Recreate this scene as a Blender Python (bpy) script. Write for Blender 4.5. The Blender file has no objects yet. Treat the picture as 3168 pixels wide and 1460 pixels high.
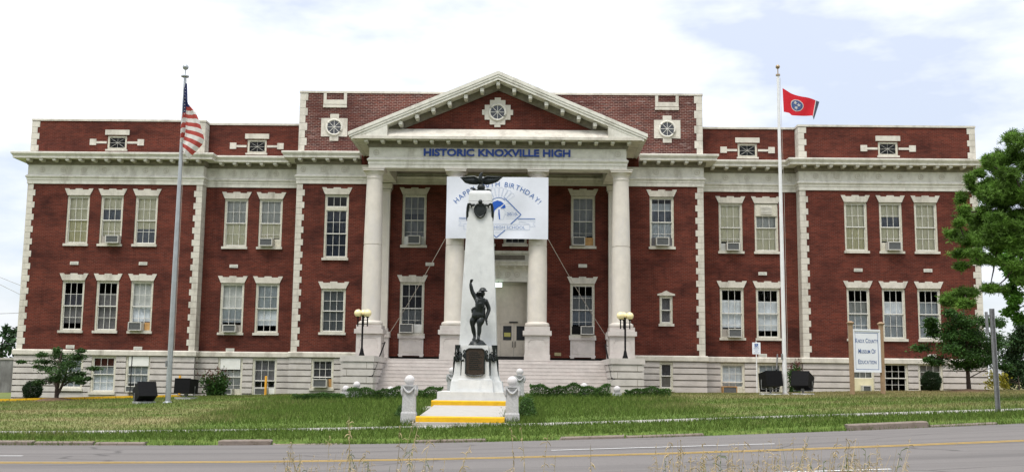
import bpy, bmesh, math, random
import numpy as np
from mathutils import Matrix, Vector
random.seed(7); RNG = np.random.default_rng(11)
S = bpy.context.scene; COL = S.collection
R = math.radians

# ------------------------------------------------------------------ camera, sky, sun, exposure
CAM = dict(x=1.3712, y=-53.0, z=.95, yaw=-.0138, pitch=.1325, roll=.011, f=3290.27)
def ray(u, v):
    a = (u-1584)/CAM['f']; b = (730-v)/CAM['f']
    cr, sr = math.cos(CAM['roll']), math.sin(CAM['roll'])
    x, z = a*cr-b*sr, a*sr+b*cr; y = 1.0
    cp, sp = math.cos(CAM['pitch']), math.sin(CAM['pitch'])
    y, z = y*cp-z*sp, y*sp+z*cp
    cy, sy = math.cos(CAM['yaw']), math.sin(CAM['yaw'])
    x, y = x*cy+y*sy, -x*sy+y*cy
    return Vector((x, y, z))
def at(u, v, Y):
    """the point at depth Y seen at photo pixel (u, v): used to take sizes off the photograph"""
    d = ray(u, v); t = (Y-CAM['y'])/d.y
    return CAM['x']+d.x*t, CAM['z']+d.z*t
cd = bpy.data.cameras.new('camera'); cam = bpy.data.objects.new('camera', cd); COL.objects.link(cam)
fw = ray(1584, 730).normalized(); rt = (ray(1585, 730)-ray(1584, 730)).normalized(); up = rt.cross(fw)
cam.matrix_world = Matrix((( rt.x, up.x, -fw.x, CAM['x']), (rt.y, up.y, -fw.y, CAM['y']), (rt.z, up.z, -fw.z, CAM['z']), (0, 0, 0, 1)))
cd.sensor_width = 36; cd.lens = 36*CAM['f']/3168; cd.clip_start = .1; cd.clip_end = 3000
S.camera = cam
S.render.resolution_x, S.render.resolution_y = 1024, 471

SUN_EL, SUN_AZ = R(64), R(-25)          # azimuth measured from straight behind the camera, towards the left
w = bpy.data.worlds.new('World'); S.world = w; w.use_nodes = True
nt = w.node_tree; nt.nodes.clear()
def N(nt, t, **k):
    n = nt.nodes.new(t)
    for a, b in k.items(): setattr(n, a, b)
    return n
out = N(nt, 'ShaderNodeOutputWorld'); bg = N(nt, 'ShaderNodeBackground'); bg.inputs[1].default_value = .1
sky = N(nt, 'ShaderNodeTexSky', sky_type='NISHITA'); sky.sun_disc = False; sky.sun_elevation = SUN_EL; sky.sun_rotation = R(180)+SUN_AZ
tc = N(nt, 'ShaderNodeTexCoord'); mp = N(nt, 'ShaderNodeMapping'); mp.inputs['Scale'].default_value = (2.0, 2.0, 5.2); mp.inputs['Location'].default_value = (2.93, .6, 1.35)
nz = N(nt, 'ShaderNodeTexNoise'); nz.inputs['Scale'].default_value = 1.5; nz.inputs['Detail'].default_value = 6; nz.inputs['Roughness'].default_value = .55
rp = N(nt, 'ShaderNodeValToRGB'); rp.color_ramp.elements[0].position = .36; rp.color_ramp.elements[1].position = .56
rp.color_ramp.elements[0].color = (.45, .45, .45, 1); rp.color_ramp.elements[1].color = (1, 1, 1, 1)
mx = N(nt, 'ShaderNodeMixRGB'); mx.inputs[2].default_value = (9.6, 9.7, 10.1, 1)
L = nt.links.new
L(tc.outputs['Generated'], mp.inputs[0]); L(mp.outputs[0], nz.inputs['Vector']); L(nz.outputs[0], rp.inputs[0])
L(rp.outputs[0], mx.inputs[0]); sm = N(nt, 'ShaderNodeVectorMath', operation='MULTIPLY'); sm.inputs[1].default_value = (.80, .88, 1.0); L(sky.outputs[0], sm.inputs[0]); L(sm.outputs[0], mx.inputs[1])
# an overcast sky is brighter overhead than at the horizon
sxyz = N(nt, 'ShaderNodeSeparateXYZ'); L(tc.outputs['Generated'], sxyz.inputs[0]); gr = N(nt, 'ShaderNodeMapRange'); gr.inputs[1].default_value = .0; gr.inputs[2].default_value = 1.0; gr.inputs[3].default_value = .80; gr.inputs[4].default_value = 1.7; L(sxyz.outputs[2], gr.inputs[0])
vm = N(nt, 'ShaderNodeVectorMath', operation='SCALE'); L(mx.outputs[0], vm.inputs[0]); L(gr.outputs[0], vm.inputs['Scale']); L(vm.outputs[0], bg.inputs[0]); L(bg.outputs[0], out.inputs[0])
sl = bpy.data.lights.new('sun', 'SUN'); sl.energy = 2.1; sl.angle = R(22); sl.color = (1, .95, .88)
so = bpy.data.objects.new('sun', sl); COL.objects.link(so)
sd = Vector((math.sin(SUN_AZ)*math.cos(SUN_EL), -math.cos(SUN_AZ)*math.cos(SUN_EL), math.sin(SUN_EL)))
so.rotation_euler = sd.to_track_quat('Z', 'Y').to_euler(); so.location = (-20, -40, 60)
S.view_settings.view_transform = 'Standard'; S.view_settings.look = 'None'; S.view_settings.gamma = 1; S.view_settings.exposure = .45

# ------------------------------------------------------------------ materials
def mat(name, col, rough=.8, var=.15, scale=6, bump=0, bscale=60, spec=.3, metal=0, stain=None, streak=0, emit=0, island=0, trans=0):
    m = bpy.data.materials.new(name); m.use_nodes = True; t = m.node_tree; b = t.nodes['Principled BSDF']
    b.inputs['Roughness'].default_value = rough; b.inputs['Metallic'].default_value = metal; b.inputs['Specular IOR Level'].default_value = spec
    l = t.links.new; tc = N(t, 'ShaderNodeTexCoord')
    c0 = [c*(1-var) for c in col]+[1]; c1 = [min(1, c*(1+var)) for c in col]+[1]
    n = N(t, 'ShaderNodeTexNoise'); n.inputs['Scale'].default_value = scale; n.inputs['Detail'].default_value = 6; n.inputs['Roughness'].default_value = .65
    l(tc.outputs['Object'], n.inputs['Vector'])
    mr = N(t, 'ShaderNodeMapRange'); mr.inputs[1].default_value = .32; mr.inputs[2].default_value = .68; l(n.outputs[0], mr.inputs[0])
    x = N(t, 'ShaderNodeMixRGB'); x.inputs[1].default_value = c0; x.inputs[2].default_value = c1; l(mr.outputs[0], x.inputs[0]); o = x.outputs[0]
    if island:
        g = N(t, 'ShaderNodeNewGeometry'); r = N(t, 'ShaderNodeMapRange'); r.inputs[3].default_value = 1-island; r.inputs[4].default_value = 1+island
        l(g.outputs['Random Per Island'], r.inputs[0]); v = N(t, 'ShaderNodeVectorMath', operation='SCALE'); l(o, v.inputs[0]); l(r.outputs[0], v.inputs['Scale']); o = v.outputs[0]
    if stain:
        sc, colr, lo, hi, vs = stain
        mp = N(t, 'ShaderNodeMapping'); mp.inputs['Scale'].default_value = vs; l(tc.outputs['Object'], mp.inputs[0])
        n2 = N(t, 'ShaderNodeTexNoise'); n2.inputs['Scale'].default_value = sc; n2.inputs['Detail'].default_value = 7; n2.inputs['Roughness'].default_value = .7; l(mp.outputs[0], n2.inputs['Vector'])
        r2 = N(t, 'ShaderNodeMapRange'); r2.inputs[1].default_value = lo; r2.inputs[2].default_value = hi; l(n2.outputs[0], r2.inputs[0])
        y = N(t, 'ShaderNodeMixRGB'); y.inputs[2].default_value = list(colr)+[1]; l(r2.outputs[0], y.inputs[0]); l(o, y.inputs[1]); o = y.outputs[0]
    l(o, b.inputs['Base Color'])
    if bump:
        n3 = N(t, 'ShaderNodeTexNoise'); n3.inputs['Scale'].default_value = bscale; n3.inputs['Detail'].default_value = 4; l(tc.outputs['Object'], n3.inputs['Vector'])
        bp = N(t, 'ShaderNodeBump'); bp.inputs['Strength'].default_value = bump; bp.inputs['Distance'].default_value = .02; l(n3.outputs[0], bp.inputs['Height']); l(bp.outputs[0], b.inputs['Normal'])
    if emit:
        b.inputs['Emission Color'].default_value = list(col)+[1]; b.inputs['Emission Strength'].default_value = emit
    if trans:
        b.inputs['Transmission Weight'].default_value = 0
        tl = N(t, 'ShaderNodeBsdfTranslucent'); l(o, tl.inputs[0]); ms = N(t, 'ShaderNodeMixShader'); ms.inputs[0].default_value = trans
        l(b.outputs[0], ms.inputs[1]); l(tl.outputs[0], ms.inputs[2]); l(ms.outputs[0], t.nodes['Material Output'].inputs[0])
    return m

def brick(name, c1, c2, mortar, bw, rh, msize, dark, pale=None):
    m = bpy.data.materials.new(name); m.use_nodes = True; t = m.node_tree; b = t.nodes['Principled BSDF']; l = t.links.new
    b.inputs['Roughness'].default_value = .9; b.inputs['Specular IOR Level'].default_value = .15
    tc = N(t, 'ShaderNodeTexCoord'); sp = N(t, 'ShaderNodeSeparateXYZ'); l(tc.outputs['Object'], sp.inputs[0])
    ad = N(t, 'ShaderNodeMath', operation='ADD'); l(sp.outputs[0], ad.inputs[0]); l(sp.outputs[1], ad.inputs[1])
    cb = N(t, 'ShaderNodeCombineXYZ'); l(ad.outputs[0], cb.inputs[0]); l(sp.outputs[2], cb.inputs[1])
    br = N(t, 'ShaderNodeTexBrick'); l(cb.outputs[0], br.inputs['Vector']); br.inputs['Scale'].default_value = 1
    br.inputs['Brick Width'].default_value = bw; br.inputs['Row Height'].default_value = rh; br.inputs['Mortar Size'].default_value = msize; br.inputs['Mortar Smooth'].default_value = .3
    br.inputs['Color1'].default_value = (*c1, 1); br.inputs['Color2'].default_value = (*c2, 1); br.inputs['Mortar'].default_value = (*mortar, 1); br.inputs['Bias'].default_value = -.1
    o = br.outputs[0]
    mp = N(t, 'ShaderNodeMapping'); mp.inputs['Scale'].default_value = (.5, .5, 1.2); l(tc.outputs['Object'], mp.inputs[0])
    def blend(o, scale, lo, hi, col, fac, vec):
        n = N(t, 'ShaderNodeTexNoise'); n.inputs['Scale'].default_value = scale; n.inputs['Detail'].default_value = 8; n.inputs['Roughness'].default_value = .68; l(vec, n.inputs['Vector'])
        r = N(t, 'ShaderNodeMapRange'); r.inputs[1].default_value = lo; r.inputs[2].default_value = hi; r.inputs[4].default_value = fac; l(n.outputs[0], r.inputs[0])
        x = N(t, 'ShaderNodeMixRGB'); x.inputs[2].default_value = (*col, 1); l(r.outputs[0], x.inputs[0]); l(o, x.inputs[1]); return x.outputs[0]
    o = blend(o, .9, .44, .68, dark, .85, mp.outputs[0])
    mps = N(t, 'ShaderNodeMapping'); mps.inputs['Scale'].default_value = (1.6, 1.6, .28); l(tc.outputs['Object'], mps.inputs[0])
    o = blend(o, 1.1, .54, .74, tuple(c*.8 for c in dark), .6, mps.outputs[0])
    o = blend(o, 3.1, .5, .75, (c1[0]*1.4, c1[1]*1.6, c1[2]*1.6), .45, mp.outputs[0])
    if pale: 
        mp2 = N(t, 'ShaderNodeMapping'); mp2.inputs['Scale'].default_value = (.9, .9, 3.6); l(tc.outputs['Object'], mp2.inputs[0])
        o = blend(o, 1.5, .58, .68, pale, .55, mp2.outputs[0])
    l(o, b.inputs['Base Color'])
    bp = N(t, 'ShaderNodeBump'); bp.inputs['Strength'].default_value = .4; bp.inputs['Distance'].default_value = .01; bp.invert = True; l(br.outputs['Fac'], bp.inputs['Height']); l(bp.outputs[0], b.inputs['Normal'])
    return m

def glass(name, tint, gl=.06):
    m = bpy.data.materials.new(name); m.use_nodes = True; t = m.node_tree; t.nodes.clear(); l = t.links.new
    o = N(t, 'ShaderNodeOutputMaterial'); tr = N(t, 'ShaderNodeBsdfTransparent'); tr.inputs[0].default_value = (*tint, 1)
    g = N(t, 'ShaderNodeBsdfGlossy'); g.inputs['Roughness'].default_value = .04
    fr = N(t, 'ShaderNodeFresnel'); fr.inputs[0].default_value = 1.36
    tc = N(t, 'ShaderNodeTexCoord'); n = N(t, 'ShaderNodeTexNoise'); n.inputs['Scale'].default_value = 2.5; l(tc.outputs['Object'], n.inputs['Vector'])
    bp = N(t, 'ShaderNodeBump'); bp.inputs['Strength'].default_value = .25; bp.inputs['Distance'].default_value = .03; l(n.outputs[0], bp.inputs['Height']); l(bp.outputs[0], g.inputs['Normal']); l(bp.outputs[0], fr.inputs['Normal'])
    x = N(t, 'ShaderNodeMixShader'); l(fr.outputs[0], x.inputs[0]); l(tr.outputs[0], x.inputs[1]); l(g.outputs[0], x.inputs[2]); l(x.outputs[0], o.inputs[0])
    return m

M = {}
M['brick'] = brick('red_brick', (.134, .0295, .0185), (.078, .0185, .0135), (.150, .078, .058), .21, .072, .007, (.030, .0105, .009))
M['brick_top'] = brick('weathered_brick', (.135, .036, .025), (.045, .017, .016), (.30, .22, .19), .24, .085, .011, (.05, .017, .015), (.40, .32, .30))
M['stone'] = mat('limestone', (.565, .535, .465), .85, .12, 3, .15, 40, stain=(1.6, (.29, .265, .22), .5, .76, (1, 1, .35)))
M['white'] = mat('white_painted_trim', (.64, .62, .55), .7, .10, 4, .08, 40, stain=(1.3, (.34, .315, .255), .5, .76, (1.2, 1.2, .5)))
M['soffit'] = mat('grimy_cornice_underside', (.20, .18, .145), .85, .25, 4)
M['bstone'] = mat('grey_marble_base', (.50, .465, .435), .8, .12, 2.2, .12, 30, stain=(1.2, (.30, .27, .24), .56, .78, (1, 1, .6)))
M['pstone'] = mat('pink_marble_steps', (.47, .435, .405), .75, .12, 2.0, .1, 30, stain=(2.2, (.40, .33, .31), .55, .75, (.6, .6, 3)))
M['column'] = mat('cream_column_stone', (.61, .565, .50), .8, .07, 2.5, .1, 50, stain=(.9, (.55, .52, .49), .5, .7, (1, 1, .4)))
M['frame'] = mat('cream_window_paint', (.56, .535, .44), .7, .18, 14, .1, 60, stain=(9, (.22, .20, .16), .62, .75, (1, 1, 1)))
M['sash'] = mat('white_sash_paint', (.62, .61, .56), .6, .15, 20)
M['glass'] = glass('window_glass', (.93, .94, .95))
M['dim_glass'] = glass('darker_window_glass', (.58, .60, .64))  # darker tint than the plain window glass
M['dark_pane'] = mat('dark_pane', (.035, .037, .042), .12, .3, 2, spec=.6)
M['cream'] = mat('cream_roller_shade', (.76, .72, .52), .9, .10, 2.5)
M['yellow_shade'] = mat('yellowed_roller_shade', (.72, .67, .42), .9, .12, 3)
M['grey_shade'] = mat('grey_blind', (.48, .49, .46), .9, .10, 3)
M['dark_shade'] = mat('dark_grey_curtain', (.13, .125, .13), .9, .2, 3)
M['pale_curtain'] = mat('pale_blue_curtain', (.53, .57, .59), .9, .18, 3)
M['beige_curtain'] = mat('beige_curtain', (.34, .315, .28), .9, .15, 3)
M['blue_band'] = mat('slate_blue_blind', (.15, .165, .20), .8, .2, 3)
M['red_curtain'] = mat('rust_brown_curtain', (.14, .05, .035), .9, .2, 4)
M['board'] = mat('white_infill_board', (.70, .70, .66), .7, .06, 3)
M['tan_board'] = mat('tan_plywood', (.45, .26, .10), .8, .2, 6)
M['cream_board'] = mat('cream_infill_board', (.62, .57, .38), .7, .08, 3)
M['interior'] = mat('dark_interior', (.05, .048, .045), .95, .2, 2)
M['roof'] = mat('flat_roofing', (.09, .09, .09), .95)
M['letter_blue'] = mat('blue_letter_paint', (.018, .055, .27), .5, .1, 8)
M['door'] = mat('cream_door_paint', (.58, .53, .44), .6, .08, 5)
M['steel_dark'] = mat('dark_metal', (.02, .02, .022), .45, .2, 10, metal=.3)
M['black'] = mat('black_paint', (.006, .006, .0065), .6, .2, 10, spec=.12)
M['bronze'] = mat('weathered_bronze', (.012, .016, .015), .40, .4, 7, .2, 40, metal=.35, spec=.5, stain=(6, (.05, .08, .07), .62, .85, (1, 1, .6)))
M['plaque'] = mat('brown_bronze_plaque', (.045, .033, .024), .5, .3, 25, .6, 50, metal=.4)
M['granite'] = mat('white_granite', (.57, .58, .565), .75, .08, 3, .15, 60, stain=(1.8, (.34, .36, .37), .55, .78, (1, 1, .45)))
M['granite_g'] = mat('grey_granite', (.42, .42, .415), .85, .18, 25, .3, 90, stain=(4, (.22, .215, .20), .58, .8, (1, 1, .6)))
M['ball'] = mat('pale_granite_ball', (.55, .53, .52), .8, .1, 25, .2, 90)
M['ac'] = mat('air_conditioner_case', (.52, .51, .47), .6, .1, 6)
M['ac_grille'] = mat('air_conditioner_grille', (.11, .115, .115), .6, .2, 30)
M['globe'] = mat('cream_globe', (.84, .72, .40), .25, .05, 4, spec=.5)
M['alu'] = mat('grey_aluminium', (.40, .42, .43), .4, .1, 5, metal=.6)
M['whitepole'] = mat('white_pole_paint', (.70, .70, .70), .45, .06, 5)
M['gold'] = mat('dull_gold_ball', (.35, .26, .16), .4, .1, 5, metal=.6)
M['yellow'] = mat('yellow_kerb_paint', (.62, .36, .010), .7, .12, 5, .2, 40, stain=(7, (.30, .20, .06), .62, .72, (1, 1, 1)))
M['concrete'] = mat('pale_concrete', (.37, .355, .325), .9, .10, 3, .15, 40, stain=(3, (.33, .31, .28), .56, .75, (1, 1, 1)))
M['kerb'] = mat('worn_kerb_stone', (.235, .195, .165), .9, .25, 3, .4, 25, stain=(3, (.13, .105, .08), .45, .66, (1, 1, 1)))
M['wood'] = mat('sign_timber', (.31, .21, .13), .75, .15, 4)
M['signwhite'] = mat('sign_white', (.74, .76, .80), .5, .03, 3)
M['signblue'] = mat('sign_blue', (.06, .12, .30), .5, .05, 3)
M['cloth'] = mat('banner_cloth', (.64, .66, .72), .8, .03, 3)
M['bprint'] = mat('banner_blue_print', (.07, .15, .38), .7, .05, 3)
M['bsolid'] = mat('banner_solid_blue', (.015, .085, .40), .7, .05, 3)
M['bthin'] = mat('banner_pale_print', (.42, .48, .60), .7, .05, 3)
M['rope'] = mat('rope', (.42, .38, .33), .9, .1, 10)
M['exit'] = mat('lit_sign', (.75, 1, .85), .5, .02, 2, emit=2.6)
M['bark'] = mat('bark', (.055, .040, .032), .95, .35, 9, .6, 20)
M['galv'] = mat('galvanised_steel', (.24, .245, .25), .5, .2, 12, metal=.5)
M['asph'] = None

# ------------------------------------------------------------------ mesh helpers
class MB:
    def __init__(s): s.v = []; s.f = []
    def quad(s, *p): 
        n = len(s.v); s.v += [tuple(q) for q in p]; s.f.append(tuple(range(n, n+len(p))))
    def box(s, x0, x1, y0, y1, z0, z1):
        n = len(s.v); s.v += [(x, y, z) for z in (z0, z1) for y in (y0, y1) for x in (x0, x1)]
        s.f += [tuple(n+i for i in q) for q in ((0, 2, 3, 1), (4, 5, 7, 6), (0, 1, 5, 4), (2, 6, 7, 3), (0, 4, 6, 2), (1, 3, 7, 5))]; return s
    def obox(s, c, ax, ay, az):
        """box round c with half axes ax, ay, az (vectors)"""
        c, ax, ay, az = map(Vector, (c, ax, ay, az)); n = len(s.v)
        s.v += [tuple(c+i*ax+j*ay+k*az) for k in (-1, 1) for j in (-1, 1) for i in (-1, 1)]
        s.f += [tuple(n+i for i in q) for q in ((0, 2, 3, 1), (4, 5, 7, 6), (0, 1, 5, 4), (2, 6, 7, 3), (0, 4, 6, 2), (1, 3, 7, 5))]; return s
    def prism(s, poly, a, b, axis='y'):
        """poly of (u, v): extruded along axis between a and b; y: u=x v=z; x: u=y v=z; z: u=x v=y"""
        P = {'y': lambda u, v, t: (u, t, v), 'x': lambda u, v, t: (t, u, v), 'z': lambda u, v, t: (u, v, t)}[axis]
        n = len(s.v); k = len(poly)
        s.v += [P(u, v, a) for u, v in poly]+[P(u, v, b) for u, v in poly]
        s.f += [tuple(range(n, n+k)), tuple(range(n+2*k-1, n+k-1, -1))]+[(n+i, n+k+i, n+k+(i+1) % k, n+(i+1) % k) for i in range(k)]; return s
    def lathe(s, prof, c=(0, 0, 0), seg=24):
        n = len(s.v); k = len(prof)
        for i in range(seg):
            a = 2*math.pi*i/seg
            s.v += [(c[0]+r*math.cos(a), c[1]+r*math.sin(a), c[2]+z) for r, z in prof]
        for i in range(seg):
            j = (i+1) % seg
            s.f += [(n+i*k+q, n+j*k+q, n+j*k+q+1, n+i*k+q+1) for q in range(k-1)]
        s.f += [tuple(n+i*k for i in range(seg))[::-1], tuple(n+i*k+k-1 for i in range(seg))]; return s
    def ball(s, c, r, seg=20):
        m = seg//2; return s.lathe([(max(1e-4, r*math.sin(math.pi*i/m)), -r*math.cos(math.pi*i/m)) for i in range(m+1)], c, seg)
    def tube(s, pts, rad, seg=8, closed=False):
        pts = [Vector(p) for p in pts]; n = len(s.v); k = len(pts)
        rad = rad if isinstance(rad, (list, tuple)) else [rad]*k
        for i, p in enumerate(pts):
            d = (pts[(i+1) % k]-pts[i-1] if closed else pts[min(i+1, k-1)]-pts[max(i-1, 0)]).normalized()
            a = d.cross(Vector((0, 0, 1)) if abs(d.z) < .9 else Vector((1, 0, 0))).normalized(); b = d.cross(a)
            for q in range(seg):
                t = 2*math.pi*q/seg; s.v.append(tuple(p+rad[i]*(math.cos(t)*a+math.sin(t)*b)))
        for i in range(k if closed else k-1):
            j = (i+1) % k
            s.f += [(n+i*seg+q, n+i*seg+(q+1) % seg, n+j*seg+(q+1) % seg, n+j*seg+q) for q in range(seg)]
        if not closed: s.f += [tuple(range(n, n+seg))[::-1], tuple(range(n+(k-1)*seg, n+k*seg))]
        return s
    def frustum(s, x0, x1, y0, y1, z0, X0, X1, Y0, Y1, z1):
        n = len(s.v); s.v += [(x0, y0, z0), (x1, y0, z0), (x0, y1, z0), (x1, y1, z0), (X0, Y0, z1), (X1, Y0, z1), (X0, Y1, z1), (X1, Y1, z1)]
        s.f += [tuple(n+i for i in q) for q in ((0, 2, 3, 1), (4, 5, 7, 6), (0, 1, 5, 4), (2, 6, 7, 3), (0, 4, 6, 2), (1, 3, 7, 5))]; return s
    def build(s, name, m, parent=None, smooth=False, loc=None):
        me = bpy.data.meshes.new(name); me.from_pydata(s.v, [], s.f); me.update()
        bm = bmesh.new(); bm.from_mesh(me); bmesh.ops.recalc_face_normals(bm, faces=bm.faces); bm.to_mesh(me); bm.free()
        me.materials.append(m)
        if smooth:
            me.shade_smooth()
            if smooth == 'auto':
                bm = bmesh.new(); bm.from_mesh(me)
                for e in bm.edges:
                    if len(e.link_faces) == 2 and e.calc_face_angle(0) > .7: e.smooth = False
                bm.to_mesh(me); bm.free()
        o = bpy.data.objects.new(name, me); COL.objects.link(o)
        if parent: o.parent = parent
        if loc: o.location = loc
        return o
def tag(o, label=None, cat=None, group=None, kind=None):
    for k, v in (('label', label), ('category', cat), ('group', group), ('kind', kind)):
        if v: o[k] = v
    return o
def thing(name, label, cat, loc=(0, 0, 0), rz=0, group=None):
    o = bpy.data.objects.new(name, None); COL.objects.link(o); o.location = loc; o.rotation_euler = (0, 0, rz); o.empty_display_size = .2
    return tag(o, label, cat, group)
def inst(src, name, parent, loc, rz=0, scale=None):
    o = bpy.data.objects.new(name, src.data); COL.objects.link(o); o.parent = parent; o.location = loc; o.rotation_euler = (0, 0, rz)
    if scale: o.scale = scale
    return o
def copy_tree(o, parent=None):
    c = o.copy(); COL.objects.link(c); c.parent = parent
    for ch in list(o.children): copy_tree(ch, c)
    return c
_tc = {}
def glyphs(txt, size, ext=.01, bold=0., space=1.0):
    """each character as (verts, faces, x offset); text in the x-z plane facing -y, baseline z=0"""
    cu = bpy.data.curves.new('t', 'FONT'); cu.body = txt; cu.size = size; cu.extrude = ext; cu.offset = bold*size; cu.space_character = space; cu.resolution_u = 3
    ob = bpy.data.objects.new('t', cu); me = bpy.data.meshes.new_from_object(ob)
    v = [(p.co.x, -p.co.z, p.co.y) for p in me.vertices]; f = [tuple(p.vertices) for p in me.polygons]
    bpy.data.objects.remove(ob); bpy.data.curves.remove(cu); bpy.data.meshes.remove(me)
    return v, f
def add_text(mb, txt, size, x, y, z, align='c', ext=.01, bold=0., sx=1., xf=None):
    v, f = glyphs(txt, size, ext, bold)
    xs = [p[0] for p in v]; o = -(min(xs)+max(xs))/2 if align == 'c' else -min(xs)
    n = len(mb.v)
    if xf: mb.v += [xf(((p[0]+o)*sx, p[1], p[2])) for p in v]
    else: mb.v += [(x+(p[0]+o)*sx, y+p[1], z+p[2]) for p in v]
    mb.f += [tuple(n+i for i in q) for q in f]
def wall_faces(mb, x0, x1, z0, z1, Y, ops, rev=.25):
    """front wall with rectangular openings (xa, xb, za, zb) and their reveals"""
    ops = [(max(a, x0), min(b, x1), max(c, z0), min(d, z1)) for a, b, c, d in ops if b > x0 and a < x1 and d > z0 and c < z1]
    xs = sorted({x0, x1, *[v for o in ops for v in o[:2]]}); zs = sorted({z0, z1, *[v for o in ops for v in o[2:]]})
    for a, b in zip(xs, xs[1:]):
        for c, d in zip(zs, zs[1:]):
            xm, zm = (a+b)/2, (c+d)/2
            if any(o[0] < xm < o[1] and o[2] < zm < o[3] for o in ops): continue
            mb.quad((a, Y, c), (b, Y, c), (b, Y, d), (a, Y, d))
    for a, b, c, d in ops:
        y1 = Y+rev
        mb.quad((a, Y, c), (a, Y, d), (a, y1, d), (a, y1, c)); mb.quad((b, Y, c), (b, y1, c), (b, y1, d), (b, Y, d))
        mb.quad((a, Y, c), (a, y1, c), (b, y1, c), (b, Y, c)); mb.quad((a, Y, d), (b, Y, d), (b, y1, d), (a, y1, d))
def sweep(mb, path, prof):
    """prof of (outward, z) swept along an x-y path with mitred corners; outward is to the right of the direction of travel"""
    k = len(prof); n = len(mb.v); P = [Vector(p).to_2d() if len(p) > 2 else Vector(p) for p in path]
    for i, p in enumerate(P):
        d0 = (P[i]-P[i-1]).normalized() if i else None; d1 = (P[i+1]-P[i]).normalized() if i < len(P)-1 else None
        d0 = d0 or d1; d1 = d1 or d0
        n0 = Vector((d0.y, -d0.x)); n1 = Vector((d1.y, -d1.x)); m = (n0+n1); m = m/max(.2, m.dot(n0))
        for o, z in prof: q = p+m*o; mb.v.append((q.x, q.y, z))
    for i in range(len(P)-1):
        mb.f += [(n+i*k+j, n+i*k+(j+1) % k, n+(i+1)*k+(j+1) % k, n+(i+1)*k+j) for j in range(k)]
    mb.f += [tuple(range(n, n+k)), tuple(range(n+(len(P)-1)*k, n+len(P)*k))[::-1]]

# ------------------------------------------------------------------ ground heights
def ip(X, xs, zs): return np.interp(X, xs, zs)
def z_road(X):
    f = lambda x: ip(x, [-60, -30, -10.3, -4.3, 1.6, 7.8, 13.6, 30, 70], [-.95, -.85, -.709, -.648, -.482, -.22, .098, .95, 1.9])
    return (f(X-3)+f(X-1.5)+f(X)+f(X+1.5)+f(X+3))/5
def z_walk(X):
    f = lambda x: ip(x, [-60, -30, -11.6, -5, 1.5, 8.2, 13.7, 30, 70], [-.95, -.80, -.57, -.43, -.22, .064, .29, .98, 1.9])
    return (f(X-2)+f(X)+f(X+2))/3
def z_lawn(X):
    f = lambda x: ip(x, [-60, -24, -17, -12, -6, 0, 6, 12, 24, 40, 70], [-.9, -.45, -.22, -.03, .2, .31, .36, .42, .60, .8, 1.2])
    return (f(X-2)+f(X)+f(X+2))/3
def z_bld(X):
    f = lambda x: ip(x, [-60, -24, -18, -12.5, -10, 0, 10, 12, 17, 24, 40, 70], [-.9, -.38, -.17, -.05, .05, .2, .27, .31, .47, .6, .8, 1.2])
    return (f(X-1)+f(X)+f(X+1))/3
Y_EDGE, Y_KERB, Y_W0, Y_W1 = -28.2, -27.9, -26.5, -25.0
def ground(X, Y):
    X = np.asarray(X, float); Y = np.asarray(Y, float)
    r, k, a, b, c, d = z_road(X)-.06, z_road(X)+.10, z_walk(X)-.006, z_walk(X)-.005, z_lawn(X), z_bld(X)
    rows = [(-60, r), (Y_EDGE, r), (Y_KERB, k), (Y_W0, a), (Y_W1, b), (-9, c), (-1, d), (30, d)]
    z = np.where(Y <= -60, r, d)
    for (y0, z0), (y1, z1) in zip(rows, rows[1:]):
        t = np.clip((Y-y0)/(y1-y0), 0, 1)
        if y0 == Y_W1: t = t*(1.15-.15*t)     # the lawn bulges a little
        z = np.where((Y > y0) & (Y <= y1), z0+(z1-z0)*t, z)
    return z
def gz(X, Y): return float(ground(X, Y))

def grid(name, xs, ys, fz, m):
    X, Y = np.meshgrid(xs, ys); Z = fz(X, Y); nx, ny = len(xs), len(ys)
    v = np.stack([X, Y, Z], -1).reshape(-1, 3)
    idx = np.arange(nx*ny).reshape(ny, nx)
    f = np.stack([idx[:-1, :-1], idx[:-1, 1:], idx[1:, 1:], idx[1:, :-1]], -1).reshape(-1, 4)
    me = bpy.data.meshes.new(name); me.from_pydata(v.tolist(), [], f.tolist()); me.shade_smooth(); me.materials.append(m)
    o = bpy.data.objects.new(name, me); COL.objects.link(o); return o

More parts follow.
